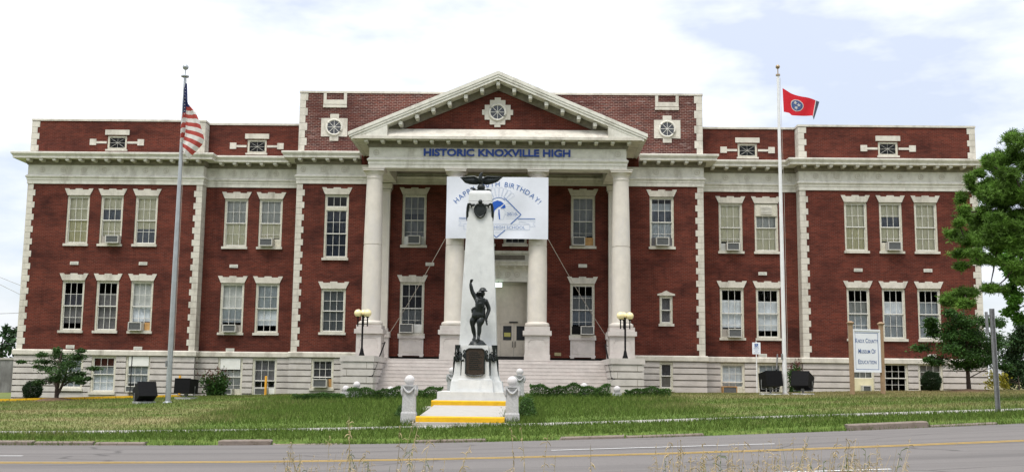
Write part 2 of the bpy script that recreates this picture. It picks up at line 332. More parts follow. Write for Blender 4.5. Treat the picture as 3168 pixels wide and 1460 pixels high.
def lawn_nodes(t, blades=False):
    """one colour field for soil and blades: dry tan patches in green, by place"""
    l = t.links.new; tc = N(t, 'ShaderNodeTexCoord'); b = t.nodes['Principled BSDF']
    b.inputs['Roughness'].default_value = .9; b.inputs['Specular IOR Level'].default_value = .1
    def noise(scale, vs, det=5):
        mp = N(t, 'ShaderNodeMapping'); mp.inputs['Scale'].default_value = vs; l(tc.outputs['Object'], mp.inputs[0])
        n = N(t, 'ShaderNodeTexNoise'); n.inputs['Scale'].default_value = scale; n.inputs['Detail'].default_value = det; n.inputs['Roughness'].default_value = .62; l(mp.outputs[0], n.inputs['Vector']); return n.outputs[0]
    def rng(x, a, b, c=0, d=1):
        r = N(t, 'ShaderNodeMapRange'); r.inputs[1].default_value = a; r.inputs[2].default_value = b; r.inputs[3].default_value = c; r.inputs[4].default_value = d; l(x, r.inputs[0]); return r.outputs[0]
    def mixc(f, a, bb):
        x = N(t, 'ShaderNodeMixRGB'); l(f, x.inputs[0])
        for i, q in ((1, a), (2, bb)):
            if isinstance(q, tuple): x.inputs[i].default_value = (*q, 1)
            else: l(q, x.inputs[i])
        return x.outputs[0]
    def add(a, bb, op='ADD'):
        x = N(t, 'ShaderNodeMath', operation=op); l(a, x.inputs[0])
        if isinstance(bb, (int, float)): x.inputs[1].default_value = bb
        else: l(bb, x.inputs[1])
        return x.outputs[0]
    sp = N(t, 'ShaderNodeSeparateXYZ'); l(tc.outputs['Object'], sp.inputs[0])
    n1 = noise(.30, (.45, 1.3, 0)); n2 = noise(1.6, (.6, 1.4, 0)); n3 = noise(9, (1, 1, 1))
    dry = add(n1, add(n2, .55, 'MULTIPLY'))
    # drier towards the street end on the left and along the top of the lawn on the right
    right = rng(sp.outputs[0], 3, 12); top = rng(sp.outputs[1], -17, -11)
    dry = add(dry, add(add(right, top, 'MULTIPLY'), .22, 'MULTIPLY'))
    left = rng(sp.outputs[0], -3, -9); mid = add(rng(sp.outputs[1], -25, -21), rng(sp.outputs[1], -12.5, -16.5), 'MULTIPLY')
    dry = add(dry, add(add(left, mid, 'MULTIPLY'), .09, 'MULTIPLY'))
    lush = add(rng(sp.outputs[0], 7, 3), rng(sp.outputs[0], -9, -5), 'MULTIPLY')
    dry = add(dry, add(lush, -.22, 'MULTIPLY'))
    strip = rng(sp.outputs[1], -24.5, -25.5); dry = add(dry, add(strip, -.10, 'MULTIPLY'))
    fac = rng(dry, .69, 1.12)
    g = mixc(rng(n3, .3, .7), (.052, .100, .017), (.130, .180, .040))
    c = mixc(fac, g, (.27, .22, .115))
    c = mixc(rng(n2, .58, .72, 0, .5), c, (.125, .085, .05))
    if blades:
        ge = N(t, 'ShaderNodeNewGeometry'); v = N(t, 'ShaderNodeVectorMath', operation='SCALE'); l(c, v.inputs[0]); l(rng(ge.outputs['Random Per Island'], 0, 1, .65, 1.55), v.inputs['Scale']); c = v.outputs[0]
        tl = N(t, 'ShaderNodeBsdfTranslucent'); l(c, tl.inputs[0]); ms = N(t, 'ShaderNodeMixShader'); ms.inputs[0].default_value = .3
        l(b.outputs[0], ms.inputs[1]); l(tl.outputs[0], ms.inputs[2]); l(ms.outputs[0], t.nodes['Material Output'].inputs[0])
    l(c, b.inputs['Base Color'])
m = bpy.data.materials.new('lawn_soil'); m.use_nodes = True; lawn_nodes(m.node_tree); M['lawn'] = m
m = bpy.data.materials.new('lawn_blades'); m.use_nodes = True; lawn_nodes(m.node_tree, True); M['blades'] = m

m = mat('worn_asphalt', (.168, .157, .149), .92, .10, 45, .5, 120, spec=.2, stain=(.9, (.128, .120, .115), .45, .62, (.035, 1.3, 1)))
M['asph'] = m
t_ = m.node_tree; b_ = t_.nodes['Principled BSDF']; src_ = b_.inputs['Base Color'].links[0].from_socket          # sealed cracks in the asphalt
tc_ = N(t_, 'ShaderNodeTexCoord'); mp_ = N(t_, 'ShaderNodeMapping'); mp_.inputs['Scale'].default_value = (.16, .42, 1); L_ = t_.links.new; L_(tc_.outputs['Object'], mp_.inputs[0])
nz_ = N(t_, 'ShaderNodeTexNoise'); nz_.inputs['Scale'].default_value = 2.2; L_(mp_.outputs[0], nz_.inputs['Vector']); mv_ = N(t_, 'ShaderNodeMixRGB'); mv_.inputs[0].default_value = .22; L_(mp_.outputs[0], mv_.inputs[1]); L_(nz_.outputs['Color'], mv_.inputs[2])
vo_ = N(t_, 'ShaderNodeTexVoronoi', feature='DISTANCE_TO_EDGE'); vo_.inputs['Scale'].default_value = 1.1; L_(mv_.outputs[0], vo_.inputs['Vector'])
rc_ = N(t_, 'ShaderNodeMapRange'); rc_.inputs[1].default_value = .004; rc_.inputs[2].default_value = .012; rc_.inputs[3].default_value = .55; rc_.inputs[4].default_value = 0; L_(vo_.outputs['Distance'], rc_.inputs[0])
xc_ = N(t_, 'ShaderNodeMixRGB'); xc_.inputs[2].default_value = (.055, .052, .05, 1); L_(rc_.outputs[0], xc_.inputs[0]); L_(src_, xc_.inputs[1]); L_(xc_.outputs[0], b_.inputs['Base Color'])
L = nt.links.new
M['line_y'] = mat('worn_yellow_line', (.46, .30, .07), .85, .15, 12, stain=(14, (.24, .21, .17), .56, .66, (1, 1, 1)))
M['line_w'] = mat('worn_white_line', (.55, .55, .54), .85, .12, 12, stain=(10, (.28, .27, .26), .6, .7, (1, 1, 1)))

xs = np.unique(np.concatenate([np.linspace(-700, -60, 9), np.linspace(-60, 70, 131), np.linspace(70, 700, 9)]))
ys = np.unique(np.concatenate([[-600, -200, -90, -60], np.linspace(-60, Y_EDGE, 24), [Y_KERB, Y_W0], np.linspace(Y_W1, -1, 49), [5, 30, 100, 300, 700]]))
tag(grid('ground', xs, ys, ground, M['lawn']), kind='structure')
xr = np.unique(np.concatenate([np.linspace(-300, -60, 7), np.linspace(-60, 70, 131), np.linspace(70, 300, 7)]))
tag(grid('road', xr, np.array([-42.5, -36, -33.2, -30, Y_EDGE+.05]), lambda X, Y: z_road(X)-.0, M['asph']), kind='structure')
def line(name, x0, x1, y0, y1, m, dz=.005):
    o = grid(name, np.linspace(x0, x1, max(2, int((x1-x0)/1.5))), np.array([y0, y1]), lambda X, Y: z_road(X)+dz, m)
    return tag(o, kind='structure')
YC = -33.28
line('yellow_centre_line', -60, 60, YC-.17, YC-.06, M['line_y']); line('yellow_centre_line', -60, 60, YC+.06, YC+.17, M['line_y'])
for a, b in ((-40, -24), (-19, -8.6), (1.9, 6.3), (13.5, 18)): line('white_lane_line', a, b, -31.66, -31.54, M['line_w'])
for a, b in ((-34, -28), (-22, -16), (-9.8, -6.2), (2.1, 6.55), (14, 18)): line('white_lane_line', a, b, -37.66, -37.54, M['line_w'])
tag(grid('sidewalk', np.linspace(-60, 70, 131), np.array([-26.35, -26.25, -25.15, -25.05]), lambda X, Y: z_walk(X)+np.where((Y < -26.3) | (Y > -25.1), -.05, .014), M['concrete']), kind='structure')
# path up to the monument with its two yellow steps
mb = MB()
mb.prism([(-25.1, -.30), (-25.1, -.215), (-24.95, -.205), (-24.95, -.30)], -1.55, .95, 'x')
mb.prism([(-24.72, -.3), (-24.72, -.075), (-19.6, .115), (-19.6, -.3)], -1.42, .80, 'x')
mb.prism([(-19.66, -.1), (-19.66, .235), (-16.0, .27), (-16.0, -.1)], -1.53, 1.08, 'x')
mb.prism([(-19.7, -.2), (-19.7, gz(-1.75, -19.7)+.02), (-17.5, gz(-1.75, -17.5)+.02), (-17.5, -.2)], -1.95, -1.53, 'x')
tag(mb.build('path', M['concrete']), kind='structure')
for (a, b, y, z0, z1) in ((-1.47, .84, -25.0, -.26, -.068), (-1.51, .79, -20.0, .0, .238)):
    mb = MB(); mb.prism([(y, z0), (y, z1-.02), (y+.025, z1), (y+.34, z1+.004), (y+.34, z0)], a, b, 'x')
    tag(mb.build('step_edge', M['yellow']), kind='structure')
# broken kerb along the road
mb = MB(); x = -24.0; gaps = [(-7.0, -5.6), (-4.9, -4.2), (-2.0, -1.6), (.75, 2.2), (6.3, 8.35), (12.2, 13.4)]
while x < 24:
    L_ = random.uniform(1.0, 1.9); a, b = x, x+L_-.05; x += L_
    if any(g0 < (a+b)/2 < g1 for g0, g1 in gaps): continue
    dz = random.uniform(-.085, .03); dy = random.uniform(-.04, .04); tl = random.uniform(-.045, .045)
    z0, z1 = float(z_road(a)), float(z_road(b)); y0, y1 = Y_EDGE+.02+dy, Y_KERB+.04+dy; h = .13+dz-(.045 if -9 < a < 5 else 0)
    n = len(mb.v); r = .025
    for (xx, zz) in ((a, z0-tl), (a+.04, z0), (b-.04, z1), (b, z1+tl)):
        e = .02 if xx in (a, b) else 0
        mb.v += [(xx, y0+e, zz-.2), (xx, y0+e, zz+h-r-e), (xx, y0+r+e, zz+h-e), (xx, y1-r, zz+h-e), (xx, y1, zz-.2)]
    for i in range(3): mb.f += [(n+i*5+j, n+i*5+j+1, n+(i+1)*5+j+1, n+(i+1)*5+j) for j in range(4)]
    mb.f += [tuple(range(n, n+5)), tuple(range(n+15, n+20))[::-1]]
tag(mb.build('kerb', M['kerb']), kind='structure')
# yellow parking kerb at the left end, and the soil mounds under the small trees
mb = MB(); pts = [(-40, -5.2), (-24, -5.0), (-21, -4.9), (-18.5, -4.6), (-16, -3.8), (-14.6, -3.2)]
sweep(mb, pts, [(.09, -2), (.09, -2), (-.09, -2)])
mb = MB(); n = 0
for (x0, y0), (x1, y1) in zip(pts, pts[1:]):
    for i in range(4):
        a, b = i/4, (i+1)/4-.01
        A = (x0+(x1-x0)*a, y0+(y1-y0)*a); B = (x0+(x1-x0)*b, y0+(y1-y0)*b)
        q = []
        for (px_, py_) in (A, B):
            z = gz(px_, py_); q.append([(px_, py_-.10, z-.1), (px_, py_-.09, z+.12), (px_, py_+.09, z+.12), (px_, py_+.10, z-.1)])
        for j in range(4): mb.quad(q[0][j], q[1][j], q[1][(j+1) % 4], q[0][(j+1) % 4])
        mb.quad(*q[0]); mb.quad(*q[1])
tag(mb.build('parking_kerb', M['yellow']), kind='structure')
M['mulch'] = mat('mulch', (.12, .075, .045), .95, .35, 20, .8, 30)
for mx_, my_, r in ((-19.2, -6.0, 1.2), (21.1, -5.0, 1.35)):
    mb = MB(); mb.lathe([(r*1.0, -.12), (r*.8, .02), (r*.4, .13), (.01, .17)], (mx_, my_, gz(mx_, my_)-.02), 28)
    tag(mb.build('soil_mound', M['mulch'], smooth=True), kind='structure')

# ------------------------------------------------------------------ the school building
B = thing('school_building', 'long red brick school with white cornices, columned porch, pediment and blue lettering', 'school building')
ARCH, WT1, WT0, PARA = 10.48, 2.11, 1.84, 13.84
XW, XL, XC, YL, YCB = 24.0, 15.12, 10.13, .645, -.666
brick_ops = {k: [] for k in ('LW', 'LK', 'C', 'RK', 'RW')}; base_ops = {k: [] for k in brick_ops}
Yof = dict(LW=0, LK=YL, C=YCB, RK=YL, RW=0)
def lintel(cx, zt, Y, w, parent, m=None):
    a, b = w/2+.0, w/2+.16; h = .35
    mb = MB()
    mb.prism([(cx-a, zt), (cx+a, zt), (cx+b-.0, zt+h), (cx+a-.06, zt+h), (cx+a-.09, zt+h-.06), (cx+.19, zt+h-.06), (cx+.17, zt+h), (cx-.17, zt+h), (cx-.19, zt+h-.06), (cx-a+.09, zt+h-.06), (cx-a+.06, zt+h), (cx-b, zt+h)], Y-.035, Y+.1)
    return mb.build('lintel', M['stone'], parent)
def window(blk, cx, w, z0, z1, shades=(), rows=(2, 2), cols=3, lint=True, sill=True, transom=0, base=False, dim=False, meet=.5, fm='frame'):
    """double-hung window filling an opening; shades: (fraction from top, to, material)"""
    Y = Yof[blk]-(.08 if base else 0); (base_ops if base else brick_ops)[blk].append((cx-w/2, cx+w/2, z0, z1))
    yf = Y+.05; mb = MB(); cs = .085
    x0, x1 = cx-w/2, cx+w/2
    mb.box(x0, x0+cs, yf, yf+.16, z0, z1); mb.box(x1-cs, x1, yf, yf+.16, z0, z1); mb.box(x0+cs, x1-cs, yf, yf+.16, z1-cs, z1); mb.box(x0+cs, x1-cs, yf, yf+.16, z0, z0+.05)
    fr = mb.build('window', M[fm], B)
    gx0, gx1, gb, gt = x0+cs, x1-cs, z0+.05, z1-cs
    s = MB(); g = MB()
    if transom:
        tz = gt-transom; s2 = MB(); s2.box(gx0, gx1, yf-.01, yf+.12, tz-.16, tz); s2.build('transom_bar', M[fm], fr)
        def lattice(a, b, r, y):
            s.box(gx0, gx0+.04, y, y+.035, a, b); s.box(gx1-.04, gx1, y, y+.035, a, b); s.box(gx0+.04, gx1-.04, y, y+.035, b-.04, b); s.box(gx0+.04, gx1-.04, y, y+.035, a, a+.055)
    def lattice(a, b, r, y):
        s.box(gx0, gx0+.04, y, y+.035, a, b); s.box(gx1-.04, gx1, y, y+.035, a, b); s.box(gx0+.04, gx1-.04, y, y+.035, b-.045, b); s.box(gx0+.04, gx1-.04, y, y+.035, a, a+.05)
        A, Bb = gx0+.04, gx1-.04
        for i in range(1, cols):
            x = A+(Bb-A)*i/cols; s.box(x-.010, x+.010, y+.004, y+.031, a+.05, b-.045)
        for i in range(1, r):
            z = a+.05+(b-a-.095)*i/r; s.box(A, Bb, y+.006, y+.029, z-.010, z+.010)
        g.quad((A, y+.018, a+.05), (Bb, y+.018, a+.05), (Bb, y+.018, b-.045), (A, y+.018, b-.045))
    if transom: lattice(gt-transom, gt, 1, yf+.04); gt = gt-transom-.16
    mz = gb+(gt-gb)*(1-meet)
    if rows[1]: lattice(mz-.025, gt, rows[0], yf+.035); lattice(gb, mz+.025, rows[1], yf+.085)
    else: lattice(gb, gt, rows[0], yf+.05)
    s.build('sash', M['sash'], fr); g.build('pane', M['dim_glass' if dim else 'glass'], fr)
    for a, b, mm in shades:
        q = MB(); za, zb = z1-cs-(z1-cs-gb)*b, z1-cs-(z1-cs-gb)*a; k = 9
        for i in range(k):                                     # a slightly rippled sheet
            xa, xb = gx0+(gx1-gx0)*i/k, gx0+(gx1-gx0)*(i+1)/k; ya, yb = yf+.165+.012*(i % 2), yf+.165+.012*((i+1) % 2)
            q.quad((xa, ya, za), (xb, yb, za), (xb, yb, zb), (xa, ya, zb))
        q.build('board' if 'board' in mm else 'blind', M[mm], fr)
    if lint: lintel(cx, z1+.0, Y, w, fr)
    if sill:
        q = MB(); q.box(cx-w/2-.06, cx+w/2+.06, Y-.09, Y+.05, z0-.12, z0); q.build('sill', M['stone'], fr)
    return fr
UP, LO = (7.42, 9.89), (3.06, 5.57)
C_, Y_, G_, P_, D_, BE, BB = 'cream', 'yellow_shade', 'grey_shade', 'pale_curtain', 'dark_shade', 'beige_curtain', 'blue_band'
# left wing
for cx, sh in ((-21.38, [(0, .5, C_), (.5, 1, Y_)]), (-19.66, [(0, .26, C_), (.26, .5, BB), (.5, .84, C_)]), (-17.9, [(0, .5, C_), (.5, .68, C_), (.68, 1, BB)])): window('LW', cx, 1.14, *UP, sh)
for cx, sh in ((-21.36, [(.24, .52, D_), (.52, .86, BE)]), (-19.63, [(.23, .5, BE), (.5, 1, BE)]), (-17.89, [(0, .5, G_), (.5, .82, P_)])): window('LW', cx, 1.13, *LO, sh, dim=cx < -18)
window('LW', -21.2, 1.2, .2, 1.80, [(0, 1, P_)], lint=False, base=True)
window('LW', -19.57, 1.22, .04, 1.82, [(0, .28, 'red_curtain'), (.28, 1, P_)], lint=False, base=True)
window('LW', -17.86, 1.2, .04, 1.82, [(.2, .78, P_)], lint=False, sill=False, base=True)
# left link
for cx, sh in ((-13.51, [(0, .5, G_), (.5, 1, C_)]), (-11.73, [(0, .5, G_), (.5, .82, C_)])): window('LK', cx, 1.2, *UP, sh)
for cx, sh in ((-13.52, [(0, .5, G_), (.5, .8, P_)]), (-11.73, [(0, .86, P_)])): window('LK', cx, 1.2, *LO, sh)
window('LK', -13.43, 1.24, -.06, 1.80, [(.32, .84, G_)], lint=False, sill=False, base=True)
window('LK', -11.70, 1.22, -.06, 1.80, [(.0, .58, D_)], lint=False, sill=False, base=True, meet=.6)
# centre block, left bay
window('C', -8.12, 1.2, 6.75, 9.94, [(.24, 1, BB)], transom=.55, rows=(2, 2), dim=True)
window('C', -8.14, 1.22, 3.07, 5.22, [(.0, .5, G_), (.5, 1, G_)], rows=(2, 2), dim=True)
window('C', -8.55, 1.1, .36, 1.77, [(.1, .6, D_)], lint=False, sill=True, base=True, rows=(2, 1), meet=.62)
# porch
window('C', -4.23, 1.2, 7.42, 9.97, [(0, .36, G_), (.36, .5, BB), (.5, .84, G_)], dim=True)
window('C', -4.25, 1.2, 3.05, 5.58, [(0, .5, D_), (.5, .8, G_)], dim=True)
window('C', 4.17, 1.2, 7.44, 9.97, [(0, .5, G_), (.5, .8, G_)], dim=True)
window('C', 4.15, 1.2, 3.05, 5.58, [(.2, .5, G_), (.5, .8, P_)], dim=True)
for cx in (-.81, .81): window('C', cx, 1.15, 7.52, 9.97, [(0, 1, D_)], dim=True)
# centre block, right bay
window('C', 8.08, 1.2, 7.45, 9.96, [(.1, .26, P_), (.26, .5, BB), (.5, .82, P_)])
window('C', 8.26, .64, 3.66, 5.04, [(.0, 1, D_)], cols=1, rows=(1, 1), lint=False)
window('C', 8.23, .66, .50, 1.80, [(.0, .5, D_), (.5, 1, BE)], cols=1, rows=(1, 1), lint=False, base=True)
mb = MB(); mb.prism([(7.83, 5.04), (8.69, 5.04), (8.69, 5.12), (8.5, 5.17), (8.26, 5.29), (8.02, 5.17), (7.83, 5.12)], YCB-.05, YCB+.05); mb.build('window_hood', M['stone'], B)
# right link
window('RK', 11.74, 1.2, *UP, [(0, .5, C_), (.5, .8, C_)])
fr = window('RK', 13.55, 1.2, *UP, [(.24, .5, G_), (.5, 1, C_)])
mb = MB(); mb.box(13.0, 14.1, YL+.01, YL+.09, 9.24, 9.83); mb.build('louvre_panel', M['frame'], fr)
mb = MB()
for i in range(6): mb.prism([(YL-.035, 9.34+.07*i), (YL+.005, 9.38+.07*i), (YL+.005, 9.395+.07*i), (YL-.035, 9.36+.07*i)], 13.26, 13.84, 'x')
mb.build('louvre', M['white'], fr)
window('RK', 11.74, 1.2, *LO, [(.22, .5, P_), (.5, .8, P_)]); window('RK', 13.55, 1.2, *LO, [(.24, .5, P_), (.5, .86, P_)])
window('RK', 11.70, 1.2, .30, 1.80, [(0, 1, P_)], lint=False, sill=False, base=True, rows=(2, 1), meet=.62)
window('RK', 13.55, 1.22, .30, 1.82, [(0, .8, P_)], lint=False, sill=False, base=True)
# right wing
for cx, sh in ((17.88, [(0, .5, C_), (.5, 1, Y_)]), (19.63, [(0, .27, C_), (.27, .5, BB), (.5, .8, C_)]), (21.38, [(0, .5, C_), (.5, 1, C_)])): window('RW', cx, 1.14, *UP, sh)
for cx, sh in ((17.88, [(.24, .5, G_), (.5, .82, P_)]), (19.63, [(.24, .5, P_), (.5, 1, P_)]), (21.38, [(.24, .5, P_), (.5, 1, P_)])): window('RW', cx, 1.14, *LO, sh)
window('RW', 17.98, 1.1, .42, 1.88, [(0, .48, G_), (.5, 1, 'cream_board')], lint=False, sill=False, base=True, rows=(2, 1), meet=.5)
window('RW', 19.58, 1.2, .42, 1.90, [], lint=False, sill=False, base=True)
window('RW', 21.28, 1.2, .42, 1.90, [(0, .5, BE)], lint=False, sill=False, base=True)
# attic windows with star glazing and stone bars
def attic(blk, cx):
    Y = Yof[blk]; x0, x1, z0, z1 = cx-.5, cx+.5, 12.28, 12.99; brick_ops[blk].append((x0, x1, z0, z1)); yf = Y+.04
    mb = MB(); mb.box(x0, x0+.1, yf, yf+.12, z0, z1); mb.box(x1-.1, x1, yf, yf+.12, z0, z1); mb.box(x0+.1, x1-.1, yf, yf+.12, z1-.09, z1); mb.box(x0+.1, x1-.1, yf, yf+.12, z0, z0+.09)
    fr = mb.build('attic_window', M['frame'], B); zc = (z0+z1)/2; hx, hz = .4, .265
    s = MB()
    for (a, b) in (((-hx, 0), (hx, 0)), ((0, -hz), (0, hz)), ((-hx, -hz), (hx, hz)), ((-hx, hz), (hx, -hz))): s.tube([(cx+a[0], yf+.05, zc+a[1]), (cx+b[0], yf+.05, zc+b[1])], .007, 5)
    s.lathe([(.05, -.01), (.05, .01)], (cx, yf+.04, zc), 8)
    s.build('glazing_bar', M['sash'], fr)
    g = MB(); g.quad((cx-hx, yf+.06, zc-hz), (cx+hx, yf+.06, zc-hz), (cx+hx, yf+.06, zc+hz), (cx-hx, yf+.06, zc+hz)); g.build('pane', M['glass'], fr)
    q = MB(); q.box(cx-.62, cx+.62, Y-.05, Y+.04, 13.03, 13.29); q.build('lintel', M['stone'], fr)
    q = MB(); q.box(cx-.56, cx+.56, Y-.07, Y+.04, 12.19, 12.275); q.build('sill', M['stone'], fr)
    for sgn in (-1, 1):
        q = MB(); a, b = sorted((cx+sgn*.53, cx+sgn*1.06)); q.box(a, b, Y-.03, Y+.02, 12.58, 12.69)
        a, b = sorted((cx+sgn*1.06, cx+sgn*1.39)); q.box(a, b, Y-.045, Y+.02, 12.49, 12.81); q.build('stone_bar', M['stone'], fr)
attic('LW', -19.6); attic('RW', 19.62); attic('LK', -12.59); attic('RK', 12.66)
# round windows
def round_window(cx, cz, Y, r, cross, parent=B):
    mb = MB(); n = 28
    ring = [(cx+r*1.0*math.cos(2*math.pi*i/n), cz+r*math.sin(2*math.pi*i/n)) for i in range(n)]
    outer = []
    for i in range(n):                                          # push the surround out to a stepped outline
        a = 2*math.pi*(i)/n; c, s_ = math.cos(a), math.sin(a); best = 0
        for hx, hz in cross:
            t = min(hx/max(abs(c), 1e-6), hz/max(abs(s_), 1e-6)); best = max(best, t)
        outer.append((cx+c*best, cz+s_*best))
    base = []
    mbs = MB()
    for k, (hx, hz) in enumerate(cross): mbs.box(cx-hx, cx+hx, Y-.05-.003*k, Y+.02, cz-hz, cz+hz)
    su = mbs.build('round_window', M['stone'], parent)
    y = Y-.06
    g = MB(); g.prism([(cx+r*.86*math.cos(2*math.pi*i/n), cz+r*.86*math.sin(2*math.pi*i/n)) for i in range(n)], y-.012, y-.004); g.build('pane', M['dark_pane'], su)
    f = MB(); f.tube([(cx+r*.93*math.cos(2*math.pi*i/n), y-.02, cz+r*.93*math.sin(2*math.pi*i/n)) for i in range(n)], .05, 8, True); f.build('ring_frame', M['white'], su, smooth=True)
    s = MB()
    for i in range(4):
        a = math.pi*i/4; s.tube([(cx-r*.88*math.cos(a), y-.02, cz-r*.88*math.sin(a)), (cx+r*.88*math.cos(a), y-.02, cz+r*.88*math.sin(a))], .014, 6)
    s.lathe([(.04, -.02), (.04, .02)], (cx, y-.02, cz), 10); s.build('glazing_bar', M['sash'], su)
CR = ((.64, .47), (.25, .70), (.60, .60)) 
round_window(-8.37, 13.35, YCB, .42, ((.66, .47), (.22, .69), (.47, .47), (.58, .40)))
round_window(8.38, 13.39, YCB, .42, ((.66, .47), (.22, .69), (.47, .47), (.58, .40)))
round_window(-.03, 13.18, -4.65, .40, ((.72, .12), (.14, .70), (.60, .35), (.36, .58)))
# sunk brick panels with stone U at the top of the centre block
for sx in (-8.37, 8.38):
    mb = MB(); mb.box(sx-.59, sx-.44, YCB-.04, YCB+.02, 14.55, 15.14); mb.box(sx+.44, sx+.59, YCB-.04, YCB+.02, 14.55, 15.14); mb.box(sx-.44, sx+.44, YCB-.04, YCB+.02, 14.55, 14.78); mb.box(sx-.60, sx+.60, YCB-.06, YCB+.02, 14.38, 14.52)
    mb.build('stone_panel', M['stone'], B)
# vents
for x, z, Y in ((-21.38, 6.43, 0), (-17.9, 6.44, 0), (-21.31, 2.25, 0), (-17.92, 2.21, 0), (-13.5, 6.42, YL), (-13.49, 2.19, YL), (-3.4, 6.48, YCB), (4.16, 6.47, YCB), (13.3, 6.3, YL), (13.22, 2.2, YL), (17.91, 6.46, 0), (21.37, 6.47, 0), (21.4, 2.25, 0)):
    mb = MB(); mb.box(x-.21, x+.21, Y-.05, Y+.02, z-.08, z+.08); v = mb.build('wall_vent', M['white'], B)
    mb = MB()
    for i in range(4): mb.box(x-.17, x+.17, Y-.056, Y-.048, z-.055+.03*i, z-.043+.03*i)
    mb.build('louvre', M['grey_shade'], v)
# doorway opening
brick_ops['C'].append((-1.5, 1.5, 1.72, 5.66))
# walls
for blk, x0, x1 in (('LW', -XW, -XL), ('LK', -XL, -XC), ('C', -XC, XC), ('RK', XC, XL), ('RW', XL, XW)):
    Y = Yof[blk]; mb = MB(); zt = 12.0 if blk == 'C' else PARA-.1
    wall_faces(mb, x0, x1, WT0+.1, zt, Y, brick_ops[blk])
    if blk in ('LW', 'RW'):
        for xx in (x0, x1): mb.quad((xx, Y, -1.2), (xx, 22, -1.2), (xx, 22, zt), (xx, Y, zt))
        mb.quad((x0, 22, -1.2), (x1, 22, -1.2), (x1, 22, zt), (x0, 22, zt))
    if blk in ('LK', 'RK', 'C'): m3 = MB(); m3.quad((x0, 22, -1.2), (x1, 22, -1.2), (x1, 22, zt), (x0, 22, zt)); m3.build('rear_wall', M['brick'], B)
    if blk == 'C':
        for xx in (x0, x1): mb.quad((xx, Y, WT0), (xx, YL+.1, WT0), (xx, YL+.1, zt), (xx, Y, zt))
        m2 = MB(); m2.box(x0, x1, Y, Y+.3, zt, 15.14); m2.box(x0, x0+.3, Y+.3, 22, zt, 15.14); m2.box(x1-.3, x1, Y+.3, 22, zt, 15.14); m2.build('parapet_wall', M['brick_top'], B)
    mb.build('brick_wall', M['brick'], B)
    # base wall of grooved marble courses
    yb = Y-.08; mb = MB(); ops = base_ops[blk]; bx0, bx1 = (x0-.08 if blk in ('LW', 'C') else x0, x1+.08 if blk in ('RW', 'C') else x1)
    if blk == 'RW': bx0 = x0-.08
    if blk == 'LW': bx1 = x1+.08
    wall_faces(mb, bx0, bx1, -1.2, WT0, yb+.12, ops, .12)
    for k in range(9):
        z1 = 1.80-.302*k; z0 = z1-.242
        if z1 < -.9: break
        cuts = sorted((max(a, bx0), min(b, bx1)) for a, b, c, d in ops if c < z1 and d > z0)
        xx = bx0
        for a, b in cuts+[(bx1, bx1)]:
            if a-xx > .03:
                L_ = a-xx; nb = max(1, round(L_/1.6)); off = (k % 2)*.35
                mb.box(xx, a, yb, yb+.13, z0, z1)
            xx = max(xx, b)
        for xx2 in ((bx0, 1), (bx1, -1)): mb.quad((xx2[0], yb, z0), (xx2[0], yb+.72, z0), (xx2[0], yb+.72, z1), (xx2[0], yb, z1))
    if blk in ('LW', 'RW'):
        xo = -XW-.08 if blk == 'LW' else XW+.08; mb.quad((xo, yb, -1.2), (xo, 22, -1.2), (xo, 22, WT0), (xo, yb, WT0))
    mb.build('base_wall', M['bstone'], B)
# bay linings of the basement windows are done by reveals; white boards over two of them
for x, z0, z1, Y, mm in ((-17.82, 1.33, 1.80, -.05, 'board'), (-13.43, 1.22, 1.76, YL-.05, 'board'), (17.98, .44, 1.12, -.02, 'cream_board')):
    mb = MB(); mb.box(x-.5, x+.5, Y-.03, Y+.03, z0, z1); mb.build('infill_board', M[mm], B)
# water table, entablature and copings
PATH = [(-XW, 22), (-XW, 0), (-XL, 0), (-XL, YL), (-XC, YL), (-XC, YCB), (XC, YCB), (XC, YL), (XL, YL), (XL, 0), (XW, 0), (XW, 22)]
PATH_L = PATH[:6]+[(-6.95, YCB)]; PATH_R = [(6.95, YCB)]+PATH[6:]
BPATH = [(-XW, 22), (-XW, 0), (-XL, 0), (-XL, YL), (-XC, YL), (-XC, YCB), (-6.3, YCB)]
for p in (BPATH, [(-x, y) for x, y in reversed(BPATH)]):
    mb = MB(); sweep(mb, p, [(-.05, WT0), (.145, WT0), (.16, WT0+.02), (.16, WT1-.05), (.10, WT1), (-.05, WT1)]); mb.build('water_table', M['stone'], B)
ENT = [(-.1, 10.47), (.06, 10.47), (.06, 10.655), (.085, 10.665), (.085, 10.76), (.11, 10.77), (.14, 10.82), (.14, 10.86), (.10, 10.90), (.05, 10.94), (.05, 11.44), (-.1, 11.44)]
mb = MB(); sweep(mb, PATH, ENT); mb.build('frieze', M['white'], B)
for p in (PATH_L, PATH_R):
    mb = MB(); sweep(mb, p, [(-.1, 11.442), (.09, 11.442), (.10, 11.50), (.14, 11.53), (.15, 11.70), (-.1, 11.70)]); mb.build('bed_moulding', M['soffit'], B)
COR = [(-.1, 11.703), (.58, 11.703), (.58, 11.69), (.615, 11.69), (.615, 11.80), (.63, 11.81), (.66, 11.86), (.70, 11.90), (.71, 11.98), (.69, 12.0), (-.1, 12.06)]
for p in (PATH_L, PATH_R):
    mb = MB(); sweep(mb, p, COR); mb.build('cornice', M['white'], B)
for p, z in (([(-XW, 22), (-XW, 0), (-XL, 0), (-XL, YL), (-XC+.01, YL)], PARA), ([(XC-.01, YL), (XL, YL), (XL, 0), (XW, 0), (XW, 22)], PARA), ([(-XC, 22), (-XC, YCB), (XC, YCB), (XC, 22)], 15.23)):
    mb = MB(); sweep(mb, p, [(-.35, z-.10), (.05, z-.10), (.05, z), (-.35, z+.02)]); mb.build('coping', M['stone'], B)
